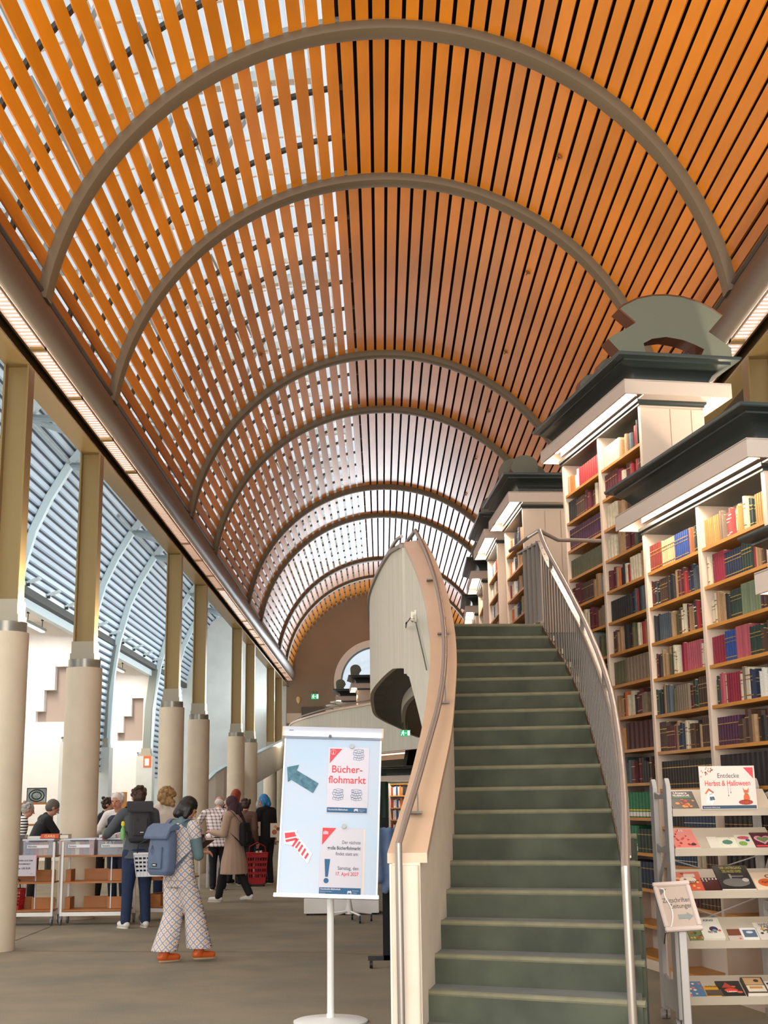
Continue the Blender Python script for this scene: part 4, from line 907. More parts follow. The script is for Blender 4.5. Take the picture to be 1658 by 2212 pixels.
    if shoes:
        for nm in 'LR':
            Hh, K, An, fa = Lg[nm]; f_ = RZ(fa) @ V(0, 1, 0); toe = An+f_*.1*h; toe.z = max(.03*h, An.z-.02*h-legs.get(nm+'toe', 0)); hl_ = An-f_*.02*h
            B = Blob(); B.cap(hl_-V(0, 0, .018*h), toe-f_*.015*h-V(0, 0, .004*h), .024*h, .021*h); B.cap(An+V(0, 0, .01*h), An-V(0, 0, .015*h), .03*h, .028*h)
            if shoes[1]: B.cap(An+V(0, 0, shoes[1]), An, .034*h, .032*h)
            B.make('shoe', shoes[0], t, vox=.008)
            s2 = MB(); P = []
            for i in range(14):
                a = 2*PI*i/14; P.append(hl_.lerp(toe, .5)+f_*math.cos(a)*.075*h+(RZ(PI/2) @ f_)*math.sin(a)*.029*h)
            zs = An.z-.046*h; s2.loft([[V(p.x, p.y, max(zs, 0)) for p in P], [V(p.x, p.y, max(zs, 0)+.016) for p in P]]); s2.build('sole', mat('sole_white', 'd8d2c6', .7) if len(shoes) < 3 else shoes[2], t, local=True)
    if hair:
        k, m_ = hair; B = Blob(); P_ = lambda x_, y_, z_: hc+HM @ V(x_*h, y_*h, z_*h)
        if k != 'bald': B.ell(P_(0, -.008, .02), (.052*h, .06*h, .058*h), HM); B.ell(P_(0, -.02, 0), (.05*h, .048*h, .05*h), HM)
        if k == 'bald': B.ell(P_(0, -.024, -.002), (.051*h, .042*h, .035*h), HM)
        if k == 'bob': B.ell(P_(0, -.014, -.01), (.06*h, .056*h, .066*h), HM); B.cap(P_(-.045, -.005, 0), P_(-.05, .0, -.055), .022*h, .018*h); B.cap(P_(.045, -.005, 0), P_(.05, .0, -.055), .022*h, .018*h); B.cap(P_(0, -.04, 0), P_(0, -.04, -.06), .034*h, .03*h)
        if k == 'long': B.cap(P_(0, -.03, 0), P_(0, -.045, -.12), .05*h, .036*h); B.cap(P_(-.035, -.02, 0), P_(-.04, -.02, -.1), .024*h, .016*h); B.cap(P_(.035, -.02, 0), P_(.04, -.02, -.1), .024*h, .016*h)
        if k == 'curly':
            rr = random.Random(3)
            for i in range(60):
                a, bb = rr.uniform(0, 2*PI), rr.uniform(-.9, 1.2); B.ell(P_(.062*math.cos(a)*math.cos(bb), -.012+.062*min(.35, math.sin(a))*math.cos(bb), .012+.066*math.sin(bb)-.012), (.02*h,)*3, HM, 8, 6)
            for i in range(26): B.ell(P_(rr.uniform(-.06, .06), -.05-rr.uniform(0, .02), rr.uniform(-.12, 0)), (.021*h,)*3, HM, 8, 6)
        if k == 'short':
            rr = random.Random(5)
            for i in range(24): a = rr.uniform(0, PI*2); B.ell(P_(.046*math.cos(a), -.012+.05*min(.4, math.sin(a)), .03+rr.uniform(-.02, .035)), (.016*h,)*3, HM, 8, 6)
        B.make('hair', m_, t, vox=.007, it=1)
    if scarf:
        B = Blob(); P_ = lambda x_, y_, z_: hc+HM @ V(x_*h, y_*h, z_*h); B.ell(P_(0, -.016, .012), (.06*h, .062*h, .066*h), HM); B.cap(P_(0, -.03, -.02), P_(0, -.015, -.075), .055*h, .062*h); B.ell(P_(0, .02, -.078), (.06*h, .045*h, .03*h), HM); B.cap(P_(.02, -.05, -.08), P_(.03, -.05, -.14), .04*h, .02*h)
        B.make('headscarf', scarf, t, vox=.009)
    t['_h'] = h
    return t, dict(pel=pel, up=up, fw=fw, sh=sh, nb=nb, hc=hc, HM=HM, A=A, h=h)
def nodes_pattern(name, kind, rough=.8):
    m = bpy.data.materials.new(name); m.use_nodes = True; nt = m.node_tree; N = nt.nodes; L = nt.links; b = N['Principled BSDF']; b.inputs['Roughness'].default_value = rough
    tc = N.new('ShaderNodeTexCoord'); sp = N.new('ShaderNodeSeparateXYZ'); L.new(tc.outputs['Object'], sp.inputs[0])
    def ma(op, a, c=None, d=None):
        n = N.new('ShaderNodeMath'); n.operation = op
        for i, v in enumerate((a, c, d)):
            if v is None: continue
            if isinstance(v, (int, float)): n.inputs[i].default_value = v
            else: L.new(v, n.inputs[i])
        return n.outputs[0]
    def mixc(f, a, c):
        n = N.new('ShaderNodeMix'); n.data_type = 'RGBA'; L.new(f, n.inputs[0])
        for i, v in ((6, a), (7, c)):
            if isinstance(v, str): n.inputs[i].default_value = lin(v)
            else: L.new(v, n.inputs[i])
        return n.outputs[2]
    X, Y, Z = sp.outputs; hco = ma('ADD', ma('MULTIPLY', X, .9), ma('MULTIPLY', Y, .55))
    def band(c, period, duty): return ma('LESS_THAN', ma('FRACT', ma('DIVIDE', c, period)), duty)
    if kind == 'stripes': col = mixc(band(Z, .045, .45), 'ece9e2', '1f2229')
    if kind == 'checks':
        v1 = band(hco, .06, .3); v2 = band(Z, .06, .3); col = mixc(ma('MULTIPLY', ma('ADD', v1, v2), .5), 'e9e2e0', '6f3f48')
    if kind == 'diamonds':
        per = .078; u = ma('FRACT', ma('DIVIDE', ma('ADD', hco, Z), per)); v = ma('FRACT', ma('DIVIDE', ma('SUBTRACT', hco, Z), per))
        du = ma('ABSOLUTE', ma('SUBTRACT', u, .5)); dv = ma('ABSOLUTE', ma('SUBTRACT', v, .5)); mx_ = ma('MAXIMUM', du, dv)
        line = ma('MAXIMUM', ma('MULTIPLY', ma('GREATER_THAN', mx_, .39), ma('LESS_THAN', mx_, .44)), ma('GREATER_THAN', mx_, .475))
        r = ma('SQRT', ma('ADD', ma('MULTIPLY', du, du), ma('MULTIPLY', dv, dv))); 
        c0 = mixc(ma('LESS_THAN', r, .28), 'dcd6cf', 'cf8a48'); c0 = mixc(ma('LESS_THAN', r, .19), c0, 'ece6dc'); c1 = mixc(ma('LESS_THAN', r, .1), c0, '1d1d38'); col = mixc(line, c1, '27447f')
    L.new(col, b.inputs['Base Color']); return m
def P2(x, y): p = at(x, y, Z=0); return p.x, p.y
M_dia = nodes_pattern('blue_diamond_print', 'diamonds'); M_chk = nodes_pattern('check_shirt', 'checks'); M_str = nodes_pattern('striped_jersey', 'stripes')
M_teal = mat('teal_jersey', '5c7276', .85); M_orl = mat('orange_leather', 'c65a22', .45); M_black = mat('black_cloth', '17171a', .85); M_jean = mat('blue_denim', '1f3152', .85, noise=.2, scale=20)
M_greyj = mat('grey_jacket', '4b4f55', .8); M_creamt = mat('cream_knit', 'd9cdbf', .85); M_trench = mat('beige_trench', 'b59a86', .8); M_hblack = mat('hair_black', '17110f', .5); M_hbrown = mat('hair_brown', '3b271d', .6); M_hblond = mat('hair_blond', 'a98656', .6, noise=.4, scale=60); M_hred = mat('hair_red', '8a341a', .5); M_hblue = mat('hair_blue', '2272a8', .5); M_hgrey = mat('hair_grey', 'a9a49e', .6, noise=.3, scale=50); M_hwhite = mat('hair_white', 'd3cec8', .7); M_scarf = mat('plum_headscarf', '412b33', .8); M_fleece = mat('white_fleece', 'dedbd8', .9); M_navy = mat('navy_cloth', '1e2740', .8); M_pink = mat('pink_cloth', 'c7665e', .8); M_wht = mat('white_sneaker', 'dfdcd6', .6); M_greenj = mat('green_jersey', '1f6b4a', .8)

# woman in the patterned jumpsuit, walking away to the right
xw, yw = -2.08, 13.9
pA, IA = person('woman in blue diamond patterned wide jumpsuit and orange ankle boots, walking away', xw, yw, -.75, 1.66, lean=.06, headyaw=-.35, headpitch=.55,
    arms={'R': (V(.03, .02, -.18), V(-.12, .1, .03)), 'L': (V(-.01, .06, -.16), V(.08, .13, .0))},
    legs={'L': (V(-.08, .0, .47), V(-.1, -.09, .08), -.25), 'R': (V(.1, .13, .48), V(.13, .17, .1), -.35)},
    top=(M_teal, 0), sleeve=.95, shoes=(M_orl, .1, mat('tan_sole', 'a98a6a', .7)), hair=('bob', M_hblack), bottom=M_dia, flare=.062, vox=.01)
B = Blob(); h = 1.66; pel, up, fw = IA['pel'], IA['up'], IA['fw']; g = .022
B.rings([(pel+up*(-.05*h), .098*h+g, .07*h+g), (pel, .1*h+g, .068*h+g), (pel+up*.08*h, .086*h+g, .06*h+g), (pel+up*.16*h, .092*h+g, .062*h+g), (pel+up*.235*h, .1*h+g, .06*h+g), (pel+up*.272*h, .1*h+g, .046*h+g), (pel+up*.292*h, .06*h+g, .034*h+g)])
for s_ in 'LR': S, E_, W_ = IA['A'][s_]; B.cap(S-V(0, 0, .0), S.lerp(E_, .3), .036*h+.016, .034*h+.014)
B.make('bodice', M_dia, pA, vox=.01)
b = MB()
for s_, q in ((-1, (-.1, -.09)), (1, (.13, .17))): b.tube([(q[0], q[1], .08), (q[0], q[1], .24)], .04, 10)
b.build('socks', M_navy, pA, local=True)

def backpack(label, owner, I, size, m, roll=True, off=0, m2=None, dz=0):
    w, d, h = size; c = I['sh']-I['fw']*(.07*I['h']+d/2+.03)-I['up']*(h*.5-.03+dz); t = thing('backpack', label, 'backpack')
    M_ = Matrix.Translation(owner.location) @ RZ(owner.rotation_euler.z); lean_ = math.atan2(-I['up'].y, I['up'].z)
    t.location = M_ @ c; t.rotation_euler = (0, 0, owner.rotation_euler.z)
    K = RX(lean_)
    B = Blob(); R = []
    for z, sx, sy in ((-h/2, .8, .7), (-h/2+.04, .97, .95), (-h*.1, 1, 1), (h*.28, .95, .85), (h*.42, .85, .65)):
        n = 20; pr = []
        for j in range(n):
            a = 2*PI*j/n; ca, sa = math.cos(a), math.sin(a); e = .55; pr.append(K @ V(w/2*sx*math.copysign(abs(ca)**e, ca), d/2*sy*math.copysign(abs(sa)**e, sa), z))
        R.append(pr)
    B.bm.loft(R); B.make('pack', m, t, vox=.009)
    b = MB()
    if roll:
        prof = [(-d*.62, h*.2), (-d*.66, h*.24), (-d*.4, h*.44), (0, h*.53), (d*.35, h*.46), (d*.3, h*.4), (-d*.35, h*.36), (-d*.5, h*.22)]
        b.loft([[K @ V(x_*w/2*k_, y_, z_) for y_, z_ in prof] for x_, k_ in ((-1.12, 1), (-.6, 1), (0, 1), (.6, 1), (1.12, 1))]); b.build('roll_top', m, t, local=True, smooth=True, bevel=.006)
    b = MB(); b.rbox((0, 0, 0), (w*.62, .03, h*.42), .02, K @ T(0, -d/2-.004, -h*.16)); b.build('front_pocket', m2 or m, t, local=True, bevel=.004)
    b = MB(); b.cbox((0, 0, 0), (.075, .006, .03), K @ T(.02, -d/2-.021, -h*.3)); b.build('label_patch', mat('black_patch', '121214', .6), t, local=True)
    if roll:
        b = MB(); b.cbox((0, 0, 0), (.045, .003, .01), K @ T(.02, -d/2-.025, -h*.3)); b.build('patch_text', M_lblw, t, local=True)
        b = MB(); P = [(0, .05), (.028, 0), (0, -.05), (-.028, 0)]; q = [V(x_, 0, z_) for x_, z_ in P]; b.tube([(T(-.0, -d/2-.021, .03).to_3x3() @ p_)+K @ V(-.03, -d/2-.02, -h*.02) for p_ in q], .0025, 5, closed=True); b.tube([(K @ V(-.03, -d/2-.02, -h*.02))+V(0, 0, .03), (K @ V(-.03, -d/2-.02, -h*.02))-V(0, 0, .03)], .0022, 5); b.build('diamond_emblem', mat('dark_print', '2c3644', .7), t, local=True)
    for s_ in (-1, 1):
        b = MB(); rel = lambda v: v-c
        P = [K @ V(s_*w*.25, d*.3, h*.42), rel(I['sh']+V(s_*.085*I['h'], -.03, .045*I['h'])), rel(I['sh']+V(s_*.095*I['h'], .055*I['h'], .01)), rel(I['sh']+V(s_*.1*I['h'], .05*I['h'], -.13)), K @ V(s_*w*.42, d*.35, -h*.35)]
        P = spline([Vector(p_) for p_ in P], 4); b.sweep(P, [(-.022, -.004), (.022, -.004), (.022, .004), (-.022, .004)]); b.build('strap', m2 or m, t, local=True)
    return t
M_bpb = mat('blue_grey_canvas', '5c6b85', .8, noise=.12, scale=12); M_bpd = mat('charcoal_canvas', '333338', .8)
backpack('blue grey roll-top backpack on the back of the jumpsuit woman', pA, IA, (.34, .17, .5), M_bpb, dz=.02)
b = MB()
# man in grey jacket and jeans bending over the crates
pB, IB = person('man in grey jacket and dark blue jeans leaning over the crates, seen from behind', -3.2, 17.75, .25, 1.82, lean=.22, headyaw=.25, headpitch=.2,
    arms={'L': (V(-.1, .03, -.14), V(-.01, .15, -.02)), 'R': (V(.03, .05, -.17), V(0, .1, -.12))}, legs={'L': (V(-.12, .0, .5), V(-.14, -.03, .08), .4), 'R': (V(.1, .02, .5), V(.12, .02, .08), .1)},
    top=(M_greyj, .1), bottom=M_jean, shoes=(M_wht, 0), hair=('short', M_hbrown))
backpack('dark charcoal backpack on the man in the grey jacket', pB, IB, (.3, .17, .52), M_bpd, dz=-.06)
pC, IC = person('older white haired person in navy and white fleece facing the camera behind the crates', -4.0, 20.6, PI-.35, 1.76, lean=.1, headyaw=.1, headpitch=.05, arms={'L': (V(-.05, .07, -.15), V(.05, .14, -.02)), 'R': (V(.05, .07, -.15), V(-.04, .14, -.02))}, top=(M_fleece, .06), bottom=M_navy, shoes=(M_black, 0), hair=('short', M_hwhite))
b = Blob(); pel, up, fw = IC['pel'], IC['up'], IC['fw']; b.rings([(pel+up*.1, .2, .14), (pel+up*.3, .19, .14), (pel+up*.42, .19, .13), (pel+up*.48, .13, .1)]); b.make('vest', M_navy, pC, vox=.012)
pD, ID = person('man in black hoodie with glasses and grey hair, bending left of the second column', -5.32, 20.5, -1.1, 1.74, lean=.42, headpitch=.3, arms={'L': (V(0, .1, -.14), V(.02, .14, -.05)), 'R': (V(0, .1, -.14), V(-.02, .14, -.05))}, top=(M_black, .08), bottom=M_black, shoes=(M_black, 0), hair=('crop', mat('hair_grizzled', '5d564f', .7)))
b = MB(); c = ID['hc']; HM = ID['HM']; hh = ID['h']
for s_ in (-1, 1): 
    b.tube([c+HM @ V(s_*.018*hh+.014*hh*math.cos(2*PI*i/10), .058*hh, .008*hh+.011*hh*math.sin(2*PI*i/10)) for i in range(10)], .0016, 4, closed=True); b.tube([c+HM @ V(s_*.033*hh, .056*hh, .01*hh), c+HM @ V(s_*.05*hh, 0, .004*hh)], .0016, 4)
b.build('glasses', mat('glasses_frame', '2a2622', .4), pD, local=True)
person('person with grey hair in black and white striped jersey, behind the man in the hoodie', -5.95, 21.9, -1.2, 1.66, lean=.25, headpitch=.2, top=(M_str, .1), bottom=M_black, shoes=(M_black, 0), hair=('short', M_hgrey))
person('dark haired person in black mostly hidden behind the second column', -4.75, 22.6, -1.6, 1.72, lean=.2, top=(M_black, .1), bottom=M_black, shoes=(M_black, 0), hair=('short', M_hbrown))
pE, IE = person('woman with long curly blond hair and cream top, standing behind the crates', -3.3, 20.6, .1, 1.84, lean=.05, headpitch=.25, top=(M_creamt, .1), bottom=M_jean, shoes=(M_black, 0), hair=('curly', M_hblond))
person('large man in checked shirt with bald white haired head, bending over a table', -3.05, 25.2, .1, 1.76, lean=.3, headpitch=.3, wide=1.35, top=(M_chk, .16), sleeve=.6, bottom=M_black, shoes=(M_black, 0), hair=('bald', M_hwhite), arms={'L': (V(-.1, .1, -.14), V(0, .14, -.08)), 'R': (V(.1, .1, -.14), V(0, .14, -.08))})
person('person with long red hair behind the man in the checked shirt', -2.95, 27.0, -.4, 1.86, headpitch=.2, top=(M_black, .1), bottom=M_black, shoes=(M_black, 0), hair=('long', M_hred))
pF, IF = person('woman in plum headscarf and long beige trench coat, walking left with an open book', -2.42, 22.1, 1.15, 1.7, lean=.05, headpitch=.2, coat=(M_trench, .44), bottom=M_black, scarf=M_scarf, shoes=(M_wht, 0), vox=.011,
    arms={'L': (V(-.03, .02, -.17), V(.03, .15, .02)), 'R': (V(.03, .02, -.17), V(-.03, .15, .02))}, legs={'L': (V(-.08, .16, .47), V(-.1, .22, .08), .1), 'R': (V(.08, -.06, .47), V(.1, -.24, .12), -.1), 'Rtoe': .05})
backpack('small black backpack on the woman in the trench coat', pF, IF, (.26, .13, .4), M_black, roll=False, dz=.12)
person('brown haired person behind the woman in the headscarf', -2.7, 26.6, -.2, 1.66, headpitch=.2, top=(mat('brown_cardigan', '5b3f33', .85), .1), bottom=M_black, shoes=(M_black, 0), hair=('short', M_hbrown))
pG, IG = person('grey haired person in green jersey bending beside the red trolley', -2.62, 27.6, -.5, 1.66, lean=.3, headpitch=.35, top=(M_greenj, .06), bottom=M_navy, shoes=(M_black, 0), hair=('short', M_hgrey))
backpack('grey and black backpack on the person in the green jersey', pG, IG, (.3, .16, .46), mat('light_grey_canvas', '8e9296', .8), roll=False)
pH, IH = person('person with bright blue bob and black clothes holding picture books', -2.3, 26.9, .9, 1.76, lean=.04, headpitch=.4, headyaw=.3, top=(M_black, .1), sleeve=.45, bottom=M_black, shoes=(M_black, 0), hair=('bob', M_hblue), arms={'L': (V(-.03, .02, -.17), V(.05, .1, -.1)), 'R': (V(.03, .0, -.18), V(-.03, .12, -.06))})
person('person in pink crouching behind the red trolley', -2.5, 28.3, .5, 1.6, lean=.5, headpitch=.4, top=(M_pink, .1), bottom=mat('salmon_trousers', 'b98474', .85), shoes=(M_black, 0), hair=('bob', M_hblond), seat=.38, legs={'L': (V(-.12, .3, .5), V(-.1, .05, .07), 0), 'R': (V(.12, .3, .5), V(.1, .05, .07), 0)})
# ================================================================== OBJECTS
M_wb = mat('whiteboard', 'aeb5c4', .3, noise=.1, scale=2.5, col2='9fb6cc'); M_paper = mat('white_paper', 'cac5ce', .7); M_redp = mat('print_red', 'd2434c', .7); M_bluep = mat('print_blue', '2b5a80', .7)
M_inkd = mat('print_dark', '39414c', .7); M_alu = mat('aluminium', 'c3c4cc', .35, metal=.4); M_wmet = mat('white_metal', 'e8e6e2', .4); M_plastic = mat('black_plastic', '1b1b1c', .5)
def frame_from(o, xd, zd):   # matrix with x along xd, z along zd (y = into the object)
    x = Vector(xd).normalized(); z = Vector(zd); z = (z-x*z.dot(x)).normalized(); y = z.cross(x)
    m = Matrix((x, y, z)).transposed().to_4x4(); m.translation = o; return m
# ---- flipchart
Yf = 9.75
tl, tr, bl, br = at(632, 1577, Y=Yf+.12), at(839, 1573, Y=Yf+.12), at(597, 1932, Y=Yf-.06), at(815, 1938, Y=Yf-.06)
fb = at(714, 2208, Z=0)
fc = thing('flipchart', 'white flipchart board on a single white pole with two book market posters', 'flipchart', (fb.x, fb.y, 0))
FM = frame_from(bl-wloc(fc), br-bl, (tl+tr)/2-(bl+br)/2); Wd = (br-bl).length; Hd = ((tl+tr)/2-(bl+br)/2).length
b = MB(); b.box(0, -.012, 0, Wd, .012, Hd, FM); b.build('board', M_wb, fc, local=True, bevel=.003)
b = MB(); b.box(0, -.02, 0, .012, .016, Hd, FM); b.build('side_frame', M_wmet, fc, local=True); b = MB(); b.box(Wd-.012, -.02, 0, Wd, .016, Hd, FM); b.build('side_frame', M_wmet, fc, local=True)
b = MB(); b.box(-.02, -.03, -.02, Wd+.01, .02, .01, FM); b.box(-.02, -.06, -.02, Wd+.01, -.03, -.008, FM); b.build('pen_tray', M_alu, fc, local=True, bevel=.003)
b = MB(); pr = [(-.05, Hd-.07), (-.055, Hd-.03), (-.045, Hd), (0, Hd+.012), (.012, Hd), (.012, Hd-.08), (-.02, Hd-.085)]; b.prism(pr, 'X', -.005, Wd+.0, FM); b.build('clamp_bar', M_alu, fc, local=True, smooth=True)
b = MB(); b.prism(pr, 'X', Wd, Wd+.012, FM); b.prism(pr, 'X', -.017, -.005, FM); b.build('end_cap', mat('beige_cap', 'cdb49c', .5), fc, local=True)
b = MB(); b.cyl(FM @ V(Wd*.47, -.06, Hd-.068), FM @ V(Wd*.47, -.045, Hd-.068), .012, 14); b.build('clamp_knob', mat('knob_grey', '55565a', .5), fc, local=True)
b = MB(); b.cyl(V(0, 0, .02), V(0, .04, .95), .026, 16); b.cyl(V(0, .04, .9), V(0, .1, 1.9), .02, 14); b.build('pole', M_wmet, fc, local=True, smooth=True)
b = MB(); b.lathe([(.27, 0), (.27, .012), (.25, .02), (.03, .035), (.03, .06)], (0, 0, 0), 40); b.build('base', M_wmet, fc, local=True, smooth=True)
def poster(x0, z0, x1, z1, nm, skew=0):
    t = bpy.data.objects.new('poster', None); COL.objects.link(t); t.parent = fc; t['label'] = nm; t.matrix_local = FM @ T(x0, -.016, z0) @ RY(skew)
    w, h = x1-x0, z1-z0; b = MB(); b.box(0, -.0015, 0, w, .0015, h); b.build('sheet', M_paper, t, local=True); return t, w, h
def tx(s, size, m, par, x, z, align='CENTER', bold=0, y=-.0025, sx=1): return text(s, size, m, par, T(x, y, z) @ RX(PI/2), align, bold, sx=sx)
def flat(par, m, P, y=-.003, nm='print'):
    b = MB(); b.prism(P, 'Y', y-.0006, y); return b.build(nm, m, par, local=True)
def bookstack(par, x, z, s, flip=1):
    b = MB(); y = -.0035
    def ln(p, q): b.tube([(x+flip*p[0]*s, y, z+p[1]*s), (x+flip*q[0]*s, y, z+q[1]*s)], .0009, 4)
    for i, (o_, w_) in enumerate(((0, 1.0), (.08, .92), (-.04, 1.0), (.06, .85))):
        z0_, z1_ = i*.24, i*.24+.2
        A_, B_, C_, D_ = (-.5+o_, z0_+.05), (.05+o_, z0_-.05), (.5*w_+o_, z0_+.08), (-.1+o_, z0_+.2)
        for p, q in ((A_, B_), (B_, C_)): ln(p, q); ln((p[0], p[1]+.2), (q[0], q[1]+.2))
        for p in (A_, B_, C_): ln(p, (p[0], p[1]+.2))
        ln((-.2+o_, z0_+.0), (-.2+o_, z0_+.18)); ln((.25+o_, z0_+.02), (.25+o_, z0_+.2))
    ln((-.44, .97), (0, 1.08)); ln((0, 1.08), (.48, 1.0)); b.build('book_stack_drawing', M_bluep, par, local=True)
def footer(par, w, zt=0, hh=.042, three=False):
    flat(par, M_bluep, [(.005, .006), (w-.005, .006), (w-.005, hh), (.005, hh)])
    tx('Humboldt-Bibliothek', .017, M_paper, par, .012, hh*.62 if not three else hh*.8, 'LEFT', .02, y=-.0042)
    if three: tx('Bibliothek in der Region', .0085, M_paper, par, .012, hh*.5, 'LEFT', y=-.0042); tx('Eintritt frei', .0085, M_paper, par, .012, hh*.27, 'LEFT', y=-.0042)
    b = MB(); cx = w*.72; P = [(cx-.014, .014), (cx-.014, .03), (cx-.008, .036), (cx, .034), (cx+.01, .037), (cx+.015, .03), (cx+.015, .014), (cx+.011, .014), (cx+.006, .024), (cx, .018), (cx-.006, .024), (cx-.01, .014)]; b.prism(P, 'Y', -.0045, -.0038); b.build('footer_emblem', M_paper, par, local=True)
    tx('Bibliotheken', .009, M_paper, par, w*.79, hh*.66, 'LEFT', y=-.0042); tx('im Bezirk', .009, M_paper, par, w*.79, hh*.38, 'LEFT', y=-.0042)
# upper poster: board-local coordinates from the photo
def bl_(x, y): q = FM.inverted() @ (on_plane(x, y, bl, (FM.to_3x3() @ V(0, 1, 0)))-wloc(fc)); return q.x, q.z
a_ = bl_(704, 1757); c_ = bl_(798, 1617)
t1, w, h = poster(a_[0], a_[1], a_[0]+.30, c_[1], 'white poster reading Bücherflohmarkt')
flat(t1, M_redp, [(.012, h-.012), (.1, h-.012), (.012, h-.12)]); b = MB(); b.tube([(.036+.019*math.cos(i*PI/8), -.0045, h-.037+.019*math.sin(i*PI/8)) for i in range(16)], .0012, 4, closed=True); b.cbox((.036, -.0045, h-.042), (.005, .001, .016)); b.cbox((.036, -.0045, h-.027), (.005, .001, .005)); b.cbox((.036, -.0045, h-.049), (.012, .001, .003)); b.build('info_symbol', M_paper, t1, local=True)
tx('Bücher-', .075, M_redp, t1, w*.47, h*.66, bold=.012, sx=.95); tx('flohmarkt', .075, M_redp, t1, w*.48, h*.5, bold=.012, sx=.92)
bookstack(t1, w*.74, h*.81, .075); bookstack(t1, w*.27, h*.2, .075); bookstack(t1, w*.72, h*.2, .075, -1); footer(t1, w)
a_ = bl_(687, 1935); c_ = bl_(789, 1790)
t2, w, h = poster(a_[0], a_[1]+.002, a_[0]+.305, c_[1], 'white poster announcing the next book market')
b = MB(); b.box(.01, .001, -.0, w+.018, .006, h-.004); b.build('sheet_behind', mat('paper_back', 'dccfc9', .7), t2, local=True)
flat(t2, M_redp, [(.012, h-.004), (.11, h-.004), (.012, h-.125)]); b = MB()
for i, hh_ in enumerate((.02, .026, .023, .02)): b.box(.018+i*.0095, -.0046, h-.05, .025+i*.0095, -.0036, h-.05+hh_)
b.build('books_symbol', M_paper, t2, local=True)
tx('Der nächste', .034, M_inkd, t2, w*.95, h*.78, 'RIGHT', sx=.8); tx('große Bücherflohmarkt', .034, M_inkd, t2, w*.95, h*.695, 'RIGHT', .018, sx=.74); tx('findet statt am:', .034, M_inkd, t2, w*.91, h*.61, 'RIGHT', sx=.8)
tx('Samstag, den', .036, M_inkd, t2, w*.92, h*.4, 'RIGHT', sx=.8); tx('17. April 2027', .036, M_redp, t2, w*.92, h*.315, 'RIGHT', .012, sx=.8)
flat(t2, M_bluep, [(.035, h*.53), (.075, h*.53), (.064, h*.27), (.044, h*.27)], nm='exclamation_mark'); b = MB(); b.lathe([(.001, 0), (.018, 0), (.018, .001), (.001, .001)], (0, 0, 0), 20, T(.052, -.0035, h*.215) @ RX(PI/2)); b.build('exclamation_dot', M_bluep, t2, local=True); footer(t2, w, hh=.055, three=True)
for q in ((760, 1614), (743, 1786)):
    z_ = bl_(*q); b = MB(); b.cyl(FM @ V(z_[0], -.02, z_[1]), FM @ V(z_[0], -.04, z_[1]), .017, 12); b.build('magnet', mat('magnet_grey', '9fa6aa', .4), fc, local=True)
def arrow(pts, m, nm, lab, y=-.018):
    P = [bl_(*q) for q in pts]; b = MB(); b.prism(P, 'Y', y-.002, y, FM); o = b.build(nm, m, fc, local=True); o['label'] = lab; return P
M_arw = mat('arrow_blue', '2a5568', .6, noise=.35, scale=25, col2='4f7c8c')
arrow([(620, 1658), (646, 1653), (641, 1665), (688, 1693), (676, 1714), (629, 1685), (622, 1690)], M_arw, 'blue_arrow', 'dark blue paper arrow pointing up left')
arrow([(613, 1797), (642, 1793), (640, 1800), (674, 1845), (664, 1867), (630, 1826), (614, 1824)], mat('torn_paper', 'e6e3ea', .7), 'torn_arrow', 'torn red and white arrow', -.017)
b = MB()
for P in ([(615, 1800), (636, 1798), (640, 1807), (616, 1812)], [(616, 1815), (640, 1810), (642, 1815), (618, 1820)], [(640, 1812), (646, 1813), (634, 1830), (630, 1828)], [(646, 1818), (650, 1820), (640, 1834), (637, 1831)], [(652, 1824), (655, 1828), (646, 1842), (643, 1838)], [(658, 1832), (661, 1836), (653, 1850), (650, 1846)], [(664, 1842), (667, 1846), (660, 1857), (657, 1853)]):
    b.prism([bl_(*q) for q in P], 'Y', -.0205, -.0195, FM)
b.build('red_print', M_redp, fc, local=True)
text('mm', .02, M_inkd, fc, FM @ T(.05, -.058, Hd-.03) @ RX(PI/2), name='maker_mark')

# ---- newspaper sign on a pole
ps = at(1480, 2206, Z=0); Yn = ps.y-.85
sg = thing('sign_stand', 'small framed sign reading Zeitschriften Zeitungen on a grey pole', 'sign', (ps.x-.05, Yn+.0, 0))
q0, q1, q2 = at(1437, 2014, Y=Yn-.03), at(1518, 2009, Y=Yn-.03), at(1407, 1908, Y=Yn+.14); q3 = at(1494, 1906, Y=Yn+.14)
Wn = (q1-q0).length; GM = frame_from(q0-wloc(sg), q1-q0, (q2-q0)); upn = (q2-q0); Hn = upn.length
SH = Matrix(((1, 0, 0, 0), (0, 1, 0, 0), (0, 0, 1, 0), (0, 0, 0, 1)))
NM = Matrix((( (q1-q0)/Wn).to_4d()[:4], ((q1-q0).cross(upn)/((q1-q0).cross(upn)).length*-1).to_4d()[:4], (upn/Hn).to_4d()[:4], (0, 0, 0, 1))).transposed(); NM[3] = (0, 0, 0, 1); NM.translation = q0-wloc(sg)
b = MB(); b.box(.01, -.002, .01, Wn-.01, .01, Hn-.01, NM); b.build('sheet', mat('cream_paper', 'bda99b', .6), sg, local=True)
b = MB(); fr = .03
for x0, z0, x1, z1 in ((0, 0, Wn, fr), (0, Hn-fr, Wn, Hn), (0, fr, fr, Hn-fr), (Wn-fr, fr, Wn, Hn-fr)): b.box(x0, -.014, z0, x1, .012, z1, NM)
b.build('frame', mat('pale_frame', 'cbbab0', .35), sg, local=True, bevel=.005, smooth=True)
NX = NM @ T(0, -.0035, 0) @ RX(PI/2)
M_ink2 = mat('sign_ink', '4d4743', .7); M_gar = mat('sign_grey', '8b918e', .6)
